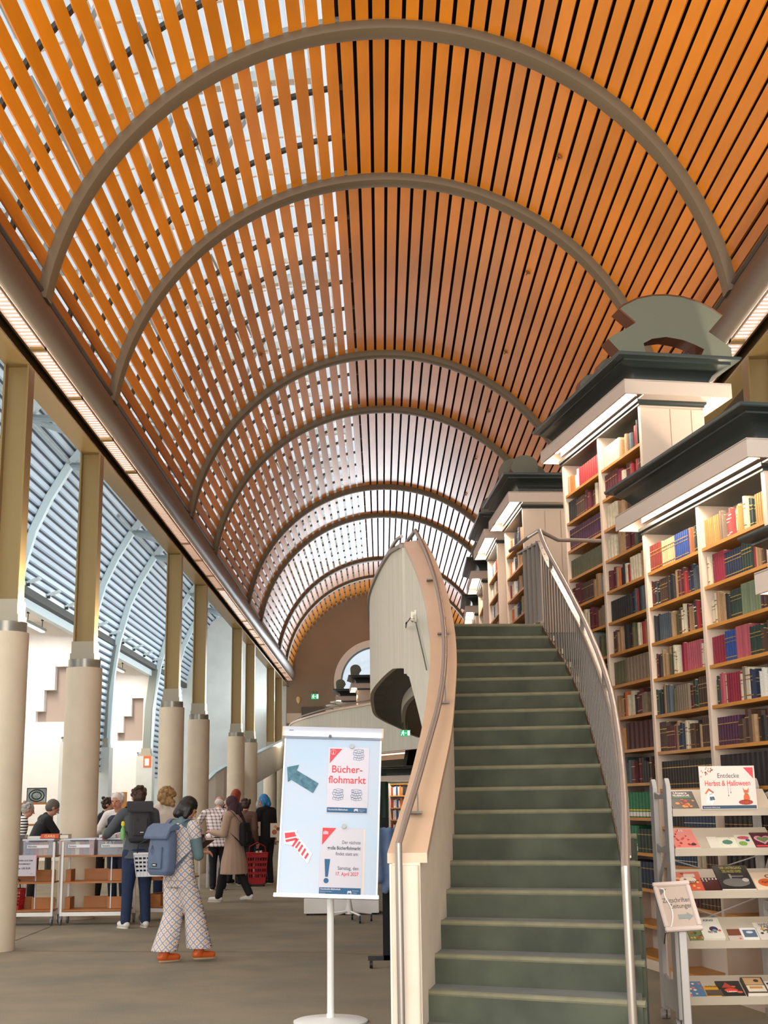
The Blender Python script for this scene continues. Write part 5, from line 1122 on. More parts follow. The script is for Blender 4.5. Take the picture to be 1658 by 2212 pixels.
text('Zeitschriften', .046, M_ink2, sg, NX @ T(Wn*.52, Hn*.62, 0), sx=.78); text('Zeitungen', .046, M_ink2, sg, NX @ T(Wn*.6, Hn*.5, 0), sx=.82)
b = MB(); b.prism([(Wn*.45, Hn*.33), (Wn*.7, Hn*.33), (Wn*.7, Hn*.37), (Wn*.86, Hn*.29), (Wn*.7, Hn*.2), (Wn*.7, Hn*.24), (Wn*.45, Hn*.24)], 'Y', -.005, -.003, NM); b.build('arrow', M_gar, sg, local=True)
b = MB(); b.prism([(Wn*.15, Hn*.86), (Wn*.34, Hn*.86), (Wn*.15, Hn*.74)], 'Y', -.005, -.003, NM); b.build('corner_mark', mat('mark_grey', '6c675f', .6), sg, local=True)
b = MB(); P = spline([V(.2, -.006, .87), V(.27, -.007, .84), V(.24, -.007, .7), V(.32, -.007, .5), V(.3, -.007, .3), V(.2, -.007, .12), V(.17, -.006, .1)], 3); b.tube([NM @ V(p.x*Wn, p.y, p.z*Hn) for p in P], .0045, 6); b.build('glare_strip', mat('glare_white', 'f3ede6', .3), sg, local=True)  # near-white strip modelled over the sheet in place of a glare reflection
text('~ .....', .016, M_gar, sg, NX @ T(Wn*.8, Hn*.1, 0))
b = MB(); pc = (NM @ V(Wn*.5, .03, .02)); b.rbox((pc.x+.0, pc.y+.02, pc.z/2), (.055, .03, pc.z), .008); b.build('pole', mat('grey_pole', 'c2bcb8', .4, metal=.2), sg, local=True)
b = MB(); b.cbox((pc.x, pc.y+.02, .01), (.34, .3, .02)); b.build('base', mat('grey_pole', 'c2bcb8'), sg, local=True, bevel=.004)
b = MB(); b.tube([NM @ V(0, .01, 0), NM @ V(-.02, .04, -.06)], .004, 5); b.build('clip', M_plastic, sg, local=True)

# ---- display rack with sloping shelves
YR = 9.5; XRk = at(1443, 1700, Y=YR).x; WR = .76; DR = .6
rk = thing('display_rack', 'grey wheeled display rack with sloping shelves of picture books', 'rack', (XRk, YR, 0))
M_rk = mat('rack_grey', 'b3aeaa', .45); M_rks = mat('rack_shelf', 'bdb09d', .45)
for sx_ in (0, WR):
    zt_ = at(1440, 1682, Y=YR).z; zt_ += 0
    b = MB()
    for y0 in (0, DR-.13):
        P = [(y0, .07), (y0+.13, .07), (y0+.13, zt_-.06), (y0+.115, zt_-.035)]+[(y0+.065+.04*math.cos(a_), zt_-.03+.035*math.sin(a_)) for a_ in (.3, .8, 1.3, 1.8, 2.3, 2.8)]+[(y0+.015, zt_-.035), (y0, zt_-.06)]
        b.prism(P, 'X', sx_-.016, sx_+.016); b.build('post', M_rk, rk, local=True, bevel=.003); b = MB()
    for z0, z1 in ((zt_-.14, zt_-.09), (zt_-.52, zt_-.46), (.75, .82), (.1, .32)): b.prism([(.12, z0), (DR-.12, z0), (DR-.12, z1), (DR*.5, z1-.02), (.12, z1)], 'X', sx_-.01, sx_+.01)
    b.prism([(.12, zt_-.46), (DR-.12, zt_-.75), (DR-.12, zt_-.71), (.12, zt_-.42)], 'X', sx_-.008, sx_+.008)
    b.build('side_bars', M_rk, rk, local=True, bevel=.003, kind='stuff')
    for y0 in (.065, DR-.065):
        b = MB(); b.cyl((sx_-.03, y0, .035), (sx_-.008, y0, .035), .035, 16); b.cyl((sx_+.008, y0, .035), (sx_+.03, y0, .035), .035, 16); b.cyl((sx_, y0, .03), (sx_, y0, .09), .009, 8); b.build('castor', mat('castor_grey', 'a59d97', .4), rk, local=True, smooth=True)
lv = [at(1500, y, Y=YR).z for y in (1752, 1838, 1930, 2038, 2160)]
SL = []
for i, z in enumerate(lv):
    rise, run = .15, .27
    if i == 4: rise, run = .12, .3
    b = MB(); y0 = .0
    b.prism([(y0, z-.035), (y0+.012, z-.035), (y0+.03, z-.016), (y0+run, z-.02+rise), (y0+run, z+rise), (y0+.02, z+.0), (y0, z+.018), (y0-.008, z+.018)], 'X', .02, WR-.02); b.build('sloping_shelf', M_rks, rk, local=True)
    SL.append((z, math.atan2(rise, run)))
for (z0, z1) in ((lv[1]-.06, lv[2]+.02), (lv[2]-.06, lv[3]+.02)):
    b = MB(); b.tube([(.03, DR-.1, z0), (WR-.03, DR-.1, z1)], .005, 6); b.tube([(WR-.03, DR-.1, z0), (.03, DR-.1, z1)], .005, 6); b.build('cross_brace', M_rk, rk, local=True)
# picture books lying on the slopes
def cover(label, sh, x, w, h, col, art=(), title=None, tc='f4efe6', thick=.014, tilt=0, cat='book', lift=0, ts=None):
    z, a_ = SL[sh]; t = thing('picture_book', label, cat, (XRk+x+w/2, YR+.035, z+.006+lift)); t.rotation_euler = (a_, 0, tilt)
    b = MB(); b.box(-w/2, 0, 0, w/2, h, thick); b.build('cover', mat('cover_'+col, col, .4), t, local=True, bevel=.0015)
    b = MB(); b.box(-w/2+.003, -.001, .002, w/2+.001, h-.003, thick-.002); b.build('pages', mat('page_white', 'e9e2d4', .8), t, local=True)
    for kind, cx, cy, sx_, sy_, cc in art:
        b = MB(); zz = thick+.0005; n_ = 14 if kind == 'o' else 4
        if kind == 'o': P = [(cx*w+sx_*w*math.cos(2*PI*i/n_), cy*h+sy_*h*math.sin(2*PI*i/n_)) for i in range(n_)]
        elif kind == 'h': P = [(cx*w+sx_*w*16*math.sin(q)**3/16, cy*h+sy_*h*(13*math.cos(q)-5*math.cos(2*q)-2*math.cos(3*q)-math.cos(4*q))/16) for q in [2*PI*i/24 for i in range(24)]]
        elif kind == 't': P = [(cx*w-sx_*w, cy*h-sy_*h), (cx*w+sx_*w, cy*h-sy_*h), (cx*w, cy*h+sy_*h)]
        else: P = [(cx*w-sx_*w, cy*h-sy_*h), (cx*w+sx_*w, cy*h-sy_*h), (cx*w+sx_*w, cy*h+sy_*h), (cx*w-sx_*w, cy*h+sy_*h)]
        art_z[0] += 1; b.prism(P, 'Z', zz+(art_z[0] % 9)*.00025, zz+.0006+(art_z[0] % 9)*.00025); b.build('printed_shape', mat('ink_'+cc, cc, .5), t, local=True)
    if title:
        for i, s in enumerate(title.split('|')):
            if s: text(s, ts or w*.2, mat('ink_'+tc, tc, .5), t, T(0, h*(.86-.15*i), thick+.004), bold=.015, sx=min(1, 5.2/len(s)))
    return t
art_z = [0]
rr = random.Random(11)
def blobs(n_, cols, x0=-.4, x1=.4, y0=.05, y1=.95, s=.05): return [('o', rr.uniform(x0, x1), rr.uniform(y0, y1), rr.uniform(s*.6, s*1.3), rr.uniform(s*.5, s), rr.choice(cols)) for _ in range(n_)]
cover('dark fireworks cookery book on the top shelf of the display rack', 0, .03, .19, .25, '2b2320', [('r', 0, .62, .36, .04, '3f7a56')]+blobs(14, ['d8842f', 'b3471e', 'e8d4b0', '6e2c1c'], y0=.05, y1=.5, s=.08), 'Unsere|FEUERKÜCHE')
cover('red and pink book with leaf wreath, alone at the left of the second shelf', 1, .03, .18, .25, 'e8877c', blobs(18, ['b4252c', '8b2a22', 'd4483f'], s=.05)+[('o', .28, .15, .1, .06, '3a2a3a')], '12', tilt=.05, thick=.02)
cover('pale booklet with a green beetle drawing on the second shelf', 1, .35, .13, .14, 'e6e0cc', [('o', 0, .5, .28, .2, '4f7f6a'), ('o', .05, .55, .14, .1, '2f5a4e')]+blobs(5, ['b9a94e'], s=.04))
cover('thin white booklet leaning beside the beetle booklet', 1, .28, .07, .15, 'e4dccb', [])
cover('green and white garden book beside the heart wreath book', 1, .48, .12, .17, 'd7d3c0', [('o', 0, .75, .35, .12, 'c24a5a'), ('o', .2, .55, .12, .1, '3c4c86'), ('o', -.15, .3, .25, .16, '7ea04c')], None)
cover('dark red book with a pink heart wreath on the second shelf', 1, .6, .15, .2, '5b2230', [('h', 0, .52, .4, .32, 'd79aa0'), ('h', 0, .52, .28, .22, '6d7f50'), ('r', 0, .08, .45, .05, 'd8404a')], None)
cover('orange book titled Herbst with leaves, left of the third shelf', 2, .03, .2, .24, 'd0583a', [('o', 0, .55, .3, .18, 'e6d8c4'), ('r', .1, .78, .2, .08, 'dccfc0')]+blobs(12, ['e98a3c', '8e2f1c', 'f0b070'], s=.06), '|||HERBST', '5a2c1c')
cover('dark red book with a row of white teeth on the third shelf', 2, .22, .15, .16, '451412', [('t', -.4+.16*i, .9, .05, .07, 'efe6d8') for i in range(6)]+[('t', -.4+.16*i, .75-.02*i, .04, .05, 'efe6d8') for i in range(2)], None)
cover('large black and white book about a downfall in gothic lettering', 2, .34, .24, .3, '2e2b28', [('o', 0, .25, .4, .18, '6f6a64'), ('o', .3, .35, .1, .08, 'bdb6ac'), ('r', -.1, .45, .03, .16, '9a938a'), ('r', .1, .52, .18, .015, '9a938a')], 'DER UNTERGANG|DES HAUSES USHER', 'b9ac5c', thick=.024)
cover('cream and orange book with a squash, right of the third shelf', 2, .59, .17, .22, 'ecd2b4', [('o', 0, .4, .34, .22, 'd9642c'), ('o', .2, .75, .16, .1, '8a4a2a'), ('o', .2, .75, .1, .06, 'ecd2b4'), ('o', .2, .14, .2, .09, '7a3a22')], '|||Apfel', '8a3a1c')
cover('green fairy book mostly behind the framed sign', 3, .1, .12, .16, '6c7a48', blobs(8, ['b54a34', 'd8a25a', '3e4f30'], s=.09))
cover('white book titled Fairy Tale with dark figure, on the fourth shelf', 3, .19, .15, .23, 'e2dccd', [('o', .1, .42, .2, .13, '3b2a4a'), ('o', .12, .34, .1, .06, '7fa0b8'), ('o', .35, .34, .08, .05, 'cc5a48')], 'KING||||Fairy Tale', '3a3430', thick=.035)
cover('small book with autumn leaves photograph on the fourth shelf', 3, .37, .1, .13, 'c9b7aa', [('r', 0, .65, .45, .28, '7a4432'), ('o', -.1, .6, .15, .1, 'c2713a'), ('o', .3, .1, .07, .05, 'c23a34')])
cover('white book with a snowy blue picture on the fourth shelf', 3, .47, .12, .14, 'e8e6e0', [('r', 0, .5, .38, .3, '5c6b7c'), ('o', 0, .6, .2, .1, 'c9d2da')])
cover('pale cookery book with vegetables, right of the fourth shelf', 3, .58, .18, .2, 'dcd2c6', blobs(12, ['5d7a3c', 'b4452c', 'd9a044', '3d2c2c'], y0=.1, y1=.65, s=.06), 'HARVEST|TABLE', '6a6660')
cover('blue starry children\'s book on the bottom shelf behind the sign pole', 4, .06, .13, .2, '4a78a0', blobs(10, ['e8713c', 'f0d9c0', 'd44a4a'], s=.08))
cover('small yellow Outdoor magazine on the bottom shelf', 4, .19, .12, .14, 'dda024', [('r', 0, .3, .46, .26, '5a4c3e')]+blobs(6, ['8a3a2a', 'c9c0b0', '3d3d38'], y0=.1, y1=.5, s=.08), 'OUTDOOR', '3a2c14')
cover('black book with a red bird and butterfly wing on the bottom shelf', 4, .29, .17, .2, '2a2a28', [('t', -.1, .7, .24, .18, 'b5402a'), ('o', 0, .35, .28, .14, 'd8402c'), ('o', .32, .22, .12, .07, 'd8604c'), ('o', .15, .6, .1, .06, 'c2703c')], '||||Latein', 'e8e0d0')
cover('tan and white boxed book with a portrait on the bottom shelf', 4, .47, .15, .21, '4a3a30', [('r', 0, .72, .42, .22, 'c9a070'), ('o', .15, .75, .12, .09, '3a332e'), ('r', 0, .26, .42, .2, 'e2d4bc'), ('r', 0, .32, .3, .07, 'c98a50')], None, thick=.035)
cover('white book with rows of round specimens, right of the bottom shelf', 4, .62, .15, .19, 'e6e0d4', [('o', -.28+.28*i, .25+.27*j, .09, .075, c_) for i in range(3) for j, c_ in enumerate(('6a4a3c', '8a5a40', '4a3a3a'))], None)
# rack sign "Entdecke Herbst & Halloween"
q0 = at(1515, 1749, Y=YR-.02); q1 = at(1636, 1749, Y=YR-.02); q2 = at(1514, 1655, Y=YR+.02)
rs = thing('rack_sign', 'white card sign reading Entdecke Herbst & Halloween on the rack top', 'sign', tuple(q0)); w, h = (q1-q0).length, q2.z-q0.z; rs.rotation_euler = (-.08, 0, 0)
b = MB(); b.box(0, 0, 0, w, .004, h); b.build('card', mat('card_white', 'd3c6bc', .5), rs, local=True)
flat(rs, mat('card_blue', '2b4258', .6), [(.006, .004), (w-.006, .004), (w-.006, h*.09), (.006, h*.09)], -.0005); flat(rs, M_redp, [(w*.8, h*.96), (w*.97, h*.96), (w*.97, h*.7)], -.0005)
tx('Entdecke', h*.155, M_inkd, rs, w*.52, h*.77, y=-.001, sx=.9); tx('Herbst & Halloween', h*.175, M_redp, rs, w*.5, h*.595, y=-.001, sx=.74, bold=.012); tx('Humboldt-Bibliothek', h*.045, M_paper, rs, w*.04, h*.045, 'LEFT', y=-.0014)
def prn(m, P, nm): b = MB(); b.prism([(w*u, h*v) for u, v in P], 'Y', -.0018, -.0006); b.build(nm, m, rs, local=True)
def disc(cx, cy, rx, ry, n_=12): return [(cx+rx*math.cos(2*PI*i/n_), cy+ry*math.sin(2*PI*i/n_)) for i in range(n_)]
M_fox = mat('fox_orange', 'cc5a2a', .6); M_fox2 = mat('fox_dark', '9c3420', .6)
prn(M_wht, [(.09, .14), (.12, .12), (.15, .15), (.19, .1), (.22, .14), (.25, .3), (.22, .42), (.16, .44), (.12, .35)], 'ghost_drawing'); prn(M_redp if 0 else M_fox, [(.08, .37), (.15, .49), (.24, .4), (.23, .36), (.15, .44), (.1, .35)], 'hat_drawing'); prn(M_bluep, [(.16, .2), (.25, .22), (.24, .3), (.16, .29)], 'blue_scarf_drawing')
prn(M_plastic, disc(.17, .35, .006, .02, 6), 'eye_drawing'); prn(M_plastic, disc(.2, .355, .006, .02, 6), 'eye_drawing')
prn(M_fox2, disc(.8, .16, .13, .06), 'fox_body_drawing'); prn(M_fox, disc(.82, .25, .055, .12), 'fox_body_drawing'); prn(M_fox, [(.76, .5), (.78, .38), (.82, .32), (.86, .38), (.87, .5), (.84, .44), (.79, .44)], 'fox_head_drawing'); prn(M_wht, [(.79, .37), (.82, .32), (.85, .37), (.82, .4)], 'fox_muzzle_drawing')
b = MB()
for i in range(26): u, v = rr.uniform(.02, .28), rr.uniform(.78, .96); 
for i in range(26):
    u = rr.uniform(.02, .25); v = .97-rr.uniform(0, .25)*(1-u*3); b.prism([(w*(u), h*v), (w*(u+.018), h*(v+.012)), (w*(u+.012), h*(v-.03))], 'Y', -.0016, -.0006)
b.build('leaf_drawing', M_fox2, rs, local=True)
b = MB()
for u, v in ((.5, .33), (.545, .4)): b.box(w*u, -.0016, h*v, w*u+.0012, -.0006, h*.55); b.box(w*u-.002, -.0016, h*(v-.03), w*u+.003, -.0006, h*v)
b.build('spider_thread_drawing', M_inkd, rs, local=True)

# ---- book carts
M_cart = mat('cart_white', 'ebe8e4', .4); M_beech = mat('beech_board', 'b06e35', .5, noise=.15, scale=3, stretch=(.3, 4, 4)); M_rub = mat('castor_rubber', '77757a', .4, metal=.2)
def cart(label, x0, y0, rz, L=.93):
    t = thing('book_cart', label, 'cart', (x0, y0, 0), rz, 'book carts at the market'); D = .44; zs = (.2, .56, .9)
    for x, y in ((.015, .015), (L-.015, .015), (.015, D-.015), (L-.015, D-.015)):
        b = MB(); b.cbox((x, y, .6), (.028, .028, .96)); b.build('post', M_cart, t, local=True)
        b = MB(); b.cyl((x-.012, y, .05), (x+.012, y, .05), .05, 16); b.cbox((x, y, .1), (.04, .05, .04)); b.build('castor', M_rub, t, local=True, smooth=True)
    b = MB(); b.box(.03, 0, .12, L-.03, D, .17); b.build('tray_frame', M_cart, t, local=True)
    for z in zs:
        b = MB(); b.box(.03, .01, z-.022, L-.03, D-.01, z); b.build('shelf', M_beech, t, local=True)
        if z < .8:
            for q in ((.03, .16, .1, D-.02), (L-.34, .22, L-.03, .24), (L*.25, D-.04, L*.6, D-.02)): b = MB(); b.box(q[0], q[1], z, q[2], q[3], z+.15); b.build('divider_board', M_beech, t, local=True)
    b = MB(); b.cbox((L*.68, D/2, .55), (.016, .016, .7)); b.build('mid_post', M_alu, t, local=True)
    return t
cp = at(128, 1998, Z=0)
c2 = cart('white book cart with empty beech shelves in front of the second column', cp.x+.02, 18.2, 0)
c1 = cart('white book cart with price notice, left of the other front cart', cp.x-1.0, 18.2, 0)
c3 = cart('third book cart turned sideways behind the man in the grey jacket', -2.9, 18.6, 1.25)
c4 = cart('fourth book cart turned sideways between first and second columns', -5.5, 18.9, 1.2)
# translucent crates on the top boards
M_crate = mat('translucent_plastic', 'e8ecf6', .25, alpha=.22); M_lblp = mat('crate_label', 'eceaf0', .7)
def crate(label, x, y, lab, cols, z=.9, big=None):
    t = thing('crate', label, 'crate', (x, y, z+.001), 0, 'translucent book crates'); w_, d_, h_ = .4, .36, .22
    b = MB(); 
    for q in ((0, 0, w_, .006), (0, d_-.006, w_, d_), (0, 0, .006, d_), (w_-.006, 0, w_, d_)): b.box(q[0], q[1], 0, q[2], q[3], h_)
    b.box(0, 0, 0, w_, d_, .005); b.build('crate_wall', M_crate, t, local=True)
    b = MB()
    for q in ((-.012, -.012, w_+.012, .004), (-.012, d_-.004, w_+.012, d_+.012), (-.012, 0, .004, d_), (w_-.004, 0, w_+.012, d_)): b.box(q[0], q[1], h_-.02, q[2], q[3], h_)
    b.build('rim', mat('crate_rim', 'd5dae8', .3), t, local=True)
    b = MB(); b.box(.08, -.014, h_-.035, w_-.08, -.011, h_-.02); b.build('handle_slot', mat('handle_dark', '4a4e57', .6), t, local=True)
    b = MB(); b.box(.05, -.004, .1, .34, -.001, .14); b.build('label_card', M_lblp, t, local=True); text(lab, .03, M_inkd, t, T(.06, -.005, .12) @ RX(PI/2), 'LEFT', .02)
    xx = .02
    for i, (cc, cn) in enumerate(cols):
        wv = .05 if i < 5 else .03; o = bpy.data.objects.new('paperback', None); COL.objects.link(o)
        b = MB(); b.box(0, 0, 0, .055, .3, .17+.02*(i % 3)); q_ = b.build('tmp', [BM[cc]], None, org=(0, 0, 0)); bpy.data.objects.remove(o); q_.name = 'paperback'; q_.data.name = 'paperback'
        q_.location = (x+xx, y+.03, z+.007); q_['label'] = '%s paperback standing in the %s' % (cn, {'R': 'left Romane crate', 'S': 'right Romane crate', 'B': 'Bibliothek crate', 'K': 'far left crate'}[lab[0] if not (lab == 'Romane' and 'right on' in label) else 'S']); q_['category'] = 'book'; q_['group'] = 'paperbacks in the crates'; xx += .06
    return t
K = lambda *ks: [(k, BC[k][1]) for k in ks]
ya = 18.22
crate('translucent crate labelled Romane, left on the right cart', cp.x+.05, ya, 'Romane', K('grey', 'tan', 'cream', 'brickred', 'slate', 'pink'))
cr = crate('translucent crate labelled Romane, right on the right cart', cp.x+.5, ya, 'Romane', K('slate', 'cream', 'grey', 'white', 'maroon', 'sage'))
crate('translucent crate labelled Bibliothek, right on the left cart', cp.x-.5, ya, 'Bibliothek', K('cobalt', 'slate', 'red', 'tan', 'amber', 'grey'))
crate('translucent crate with blue books, far left on the left cart', cp.x-.97, ya, 'Krimi', K('navy', 'cobalt', 'slate', 'grey', 'white', 'cream'))
kb = thing('picture_book', 'dark book titled KAT behind the crate wall on the right cart', 'book', (cp.x+.56, ya+.012, .91)); b = MB(); b.box(0, 0, 0, .2, .012, .19); b.build('cover', mat('cover_slate', '565a66', .5), kb, local=True); text('KAT', .07, M_lblw, kb, T(.1, -.002, .145) @ RX(PI/2), bold=.01)
def pbook(label, x, y, z, sx_, sy_, sz_, col, rz=0, title=None, rx=0):
    t = thing('book', label, 'book', (x, y, z), rz); t.rotation_euler = (rx, 0, rz)
    b = MB(); b.box(0, 0, 0, sx_, sy_, .003); b.box(0, 0, sz_-.003, sx_, sy_, sz_); b.box(0, 0, 0, .003 if sy_ > sx_ else sx_, sy_ if sy_ > sx_ else .003, sz_); b.build('cover', mat('cover_'+col, col, .5), t, local=True)
    b = MB(); b.box(.004, .004, .003, sx_-.004, sy_-.004, sz_-.003); b.build('pages', mat('page_white', 'e9e2d4', .8), t, local=True)
    if title: text(title, sz_*.75, mat('ink_f4e0b0', 'f4e0b0', .5), t, T(sx_/2, -.002, sz_/2) @ RX(PI/2), bold=.02, sx=.8)
    return t
zc_ = 1.123
pbook('thick orange book titled Clavius lying on top of the crates', cp.x-.28, ya+.03, zc_, .24, .2, .06, 'e0572c', 0, 'CLAVIUS'); pbook('dark brown book lying right of the orange book', cp.x-.03, ya+.04, zc_, .12, .2, .05, '46312c')
pbook('grey book lying flat on the left crates beside the first column', cp.x-.75, ya+.05, zc_, .25, .2, .05, '55504f'); pbook('white book lying next to the orange book', cp.x-.47, ya+.06, zc_, .17, .2, .03, 'd5d3d8')
pbook('sage green book standing at the back of the right crates', cp.x+.48, ya+.3, zc_, .1, .05, .13, '6f7a62'); pbook('white book with black print lying on the right crates', cp.x+.5, ya+.05, zc_, .22, .18, .04, 'd9d7dc', .1); pbook('pale pink book lying at the right end of the crates', cp.x+.68, ya+.12, zc_, .17, .16, .03, 'd8c4c2', -.15)
# price notice on the left cart
pn_ = at(38, 1893, Y=18.15); nt_ = thing('price_notice', 'white paper notice with the 1,00 EUR price hanging on the left cart', 'sign', (pn_.x-.12, 18.17, pn_.z)); b = MB(); b.box(0, 0, 0, .36, .004, .27); b.build('sheet', M_paper, nt_, local=True); b = MB(); b.box(.354, -.001, 0, .36, 0, .27); b.build('red_edge', M_redp, nt_, local=True)
for i, (s, z_) in enumerate((('MEDIEN AUS DEM', .2), ('FLOHMARKT', .155), ('je 1,00 EUR', .1))): tx(s, .034 if i == 2 else .027, M_inkd, nt_, .2, z_, y=-.002, bold=.02)
tx('danke', .014, M_inkd, nt_, .3, .03, y=-.002)
# red basket in the left cart, small trolleys and baskets
def basket(name, label, c, w0, w1, h_, m, rz=0, cat='basket', wheels=False):
    t = thing(name, label, cat, c, rz); z0 = .04 if wheels else 0; n_ = 9
    b = MB(); d0, d1 = w0*.68, w1*.68
    def rr_(f_): return (w0+(w1-w0)*f_)/2, (d0+(d1-d0)*f_)/2
    for f0, f1 in ((0, .2), (.32, .38), (.5, .56), (.68, .74), (.86, 1.0)):
        a0, b0 = rr_(f0); a1, b1 = rr_(f1); zz0, zz1 = z0+h_*f0, z0+h_*f1
        for s_ in (-1, 1):
            b.add([(-a0, s_*b0, zz0), (a0, s_*b0, zz0), (a1, s_*b1, zz1), (-a1, s_*b1, zz1)], [(0, 1, 2, 3)]); b.add([(s_*a0, -b0, zz0), (s_*a0, b0, zz0), (s_*a1, b1, zz1), (s_*a1, -b1, zz1)], [(0, 1, 2, 3)])
    for i in range(n_):
        f_ = -1+2*i/(n_-1)
        for s_ in (-1, 1): b.tube([(f_*rr_(0)[0], s_*rr_(0)[1], z0), (f_*rr_(1)[0], s_*rr_(1)[1], z0+h_)], .005, 4); b.tube([(s_*rr_(0)[0], f_*rr_(0)[1], z0), (s_*rr_(1)[0], f_*rr_(1)[1], z0+h_)], .005, 4)
    b.box(-w0/2, -d0/2, z0, w0/2, d0/2, z0+.006); b.build('lattice', m, t, local=True)
    b = MB(); a1, b1 = rr_(1); P = [(-a1, -b1), (a1, -b1), (a1, b1), (-a1, b1)]
    b.tube([(x_, y_, z0+h_) for x_, y_ in P], .012, 6, closed=True); b.build('rim', m, t, local=True)
    if wheels:
        b = MB()
        for s_ in (-1, 1): b.cyl((s_*w0*.42-.015, -d0*.4, .035), (s_*w0*.42+.015, -d0*.4, .035), .035, 12)
        b.cbox((0, 0, .03), (w0*.9, d0*.8, .03)); b.build('wheels', M_plastic, t, local=True)
    b = MB(); hz = z0+h_; b.tube([(-a1*.8, 0, hz), (-a1*.75, -.02, hz+.12), (0, -.03, hz+.2), (a1*.75, -.02, hz+.12), (a1*.8, 0, hz)], .008, 6); b.build('handle', M_plastic if not wheels else m, t, local=True)
    return t
M_bred = mat('red_plastic', 'b0161f', .4); M_bwht = mat('white_plastic', 'dfe2ea', .45)
basket('shopping_basket', 'white plastic shopping basket hanging from the arm of the jeans man', (-2.98, 17.42, .66), .34, .42, .28, M_bwht, .2)
basket('trolley_basket', 'tall red plastic trolley basket on the floor beside the blue haired person', (-2.42, 26.2, 0), .3, .4, .58, M_bred, .15, wheels=True)
basket('crate_basket', 'red plastic basket standing low in the left book cart', (cp.x-.72, 18.42, .56-.36+.001), .34, .38, .26, M_bred)
b = MB()
for i, (x_, y_, c_) in enumerate(((-2.45, 26.2, '6f7a4c'), (-2.38, 26.22, 'd8d0c0'))): pbook(('sage', 'cream')[i]+' coloured book in the red trolley basket', x_, y_-.05, .56, .05, .16, .1, c_)
# things held
pbook('open book with brown cover held by the woman in the trench coat', -2.86, 21.95, .98, .2, .3, .045, '4a2c26', .9, rx=-.5)
def held(label, x, y, z, rz): 
    t = thing('picture_book', label, 'book', (x, y, z), rz); b = MB(); b.box(0, 0, 0, .22, .012, .27); b.build('cover', mat('cover_pic', 'd8c9b4', .5), t, local=True)
    for cx, cz, r_, c_ in ((.08, .1, .05, 'a8572c'), (.15, .16, .035, '7a3a26'), (.1, .2, .03, 'd9903c')):
        b = MB(); b.prism([(cx+r_*math.cos(i*PI/6), cz+r_*math.sin(i*PI/6)) for i in range(12)], 'Y', -.002, 0); b.build('printed_shape', mat('ink_'+c_, c_, .5), t, local=True)
held('picture book with orange figures under the left arm of the blue haired person', -2.62, 26.6, .93, .1); held('second picture book carried by the blue haired person, at the right hip', -2.2, 26.55, .9, .15)
# water bottle pocket items on the charcoal backpack
pk = thing('drink_bottle', 'green and yellow bottle in the side pocket of the charcoal backpack', 'bottle', (-3.32, 17.3, 1.12)); b = MB(); b.lathe([(.028, 0), (.03, .12), (.018, .15), (.015, .17)], (0, 0, 0), 12); b.build('body', mat('bottle_green', '6fae62', .4), pk, local=True, smooth=True); b = MB(); b.lathe([(.02, .17), (.026, .19), (.022, .22), (.01, .23)], (0, 0, 0), 10); b.build('cap', mat('bottle_yellow', 'e0cf3a', .5), pk, local=True, smooth=True)

# ---- market tables behind the people, with book rows
def table(label, x0, y0, x1, y1, seed, n_):
    t = thing('market_table', label, 'table', (x0, y0, 0)); b = MB(); b.box(x0, y0, .72, x1, y1, .75); b.build('tabletop', M_beech, t)
    for x, y in ((x0+.05, y0+.05), (x1-.05, y0+.05), (x0+.05, y1-.05), (x1-.05, y1-.05)): b = MB(); b.cbox((x, y, .36), (.035, .035, .72)); b.build('leg', M_alu, t)
    r2 = random.Random(seed); x = x0+.06; ks = ['red', 'cobalt', 'cream', 'orange', 'green', 'black', 'white', 'tan', 'navy', 'grey', 'maroon', 'amber', 'sage', 'pink']
    for i in range(n_):
        k = ks[(i*5+seed) % len(ks)]; wv = r2.uniform(.03, .06); b = MB(); b.box(x, y0+.08, .751, x+wv, y0+.26, .751+r2.uniform(.16, .24)); o = b.build('market_book', BM[k]); o['label'] = '%s book, %s from left on %s' % (BC[k][1], NUM[i], label.split(',')[0]); o['category'] = 'book'; o['group'] = 'books on the market tables'; x += wv+.004
        if x > x1-.08: break
    return t
table('the beech table, behind the hoodie man', -6.6, 21.0+1.6, -4.9, 23.4, 3, 26); table('the table between the third and fourth columns', -4.0, 25.8+.1, -3.3, 26.5, 5, 11); table('the table left of the blue haired person', -3.7, 29.4, -2.2, 30.1, 8, 24)
# shelf unit with picture and small cards at far left
su = thing('display_shelf', 'dark low shelf with framed picture on top, behind the first column gap', 'shelf', (-7.9, 28.6, 0)); 
for z in (.1, .6, 1.15, at(59, 1734, Y=28.4).z-.04): b = MB(); b.box(-8.4, 28.3, z, -7.0, 28.7, z+.04); b.build('board', M_beech, su)
for x in (-8.4, -7.7, -7.04): b = MB(); b.box(x, 28.3, 0, x+.04, 28.7, at(59, 1734, Y=28.4).z); b.build('upright', M_dsteel, su)
p_, q_ = at(59, 1703, Y=28.4), at(99, 1734, Y=28.4); pf = thing('framed_picture', 'framed painting of a grey green spiral seen above the hoodie man', 'picture', (p_.x, 28.4, q_.z)); b = MB(); b.box(p_.x, 28.4, q_.z, q_.x, 28.44, p_.z); b.build('canvas', mat('picture_paint', '55676a', .6, noise=.8, scale=3, col2='b9c2bc'), pf)
b = MB()
for r0 in (.1, .16): b.tube([((p_.x+q_.x)/2+r0*math.cos(2*PI*i/16), 28.395, (p_.z+q_.z)/2+r0*.75*math.sin(2*PI*i/16)) for i in range(16)], .012, 4, closed=True)
b.build('painted_spiral', mat('paint_dark', '26302f', .6), pf); b = MB(); P = [(p_.x, q_.z), (q_.x, q_.z), (q_.x, p_.z), (p_.x, p_.z)]; b.tube([(x, 28.395, z) for x, z in P], .012, 4, closed=True); b.build('frame', M_dsteel, pf)
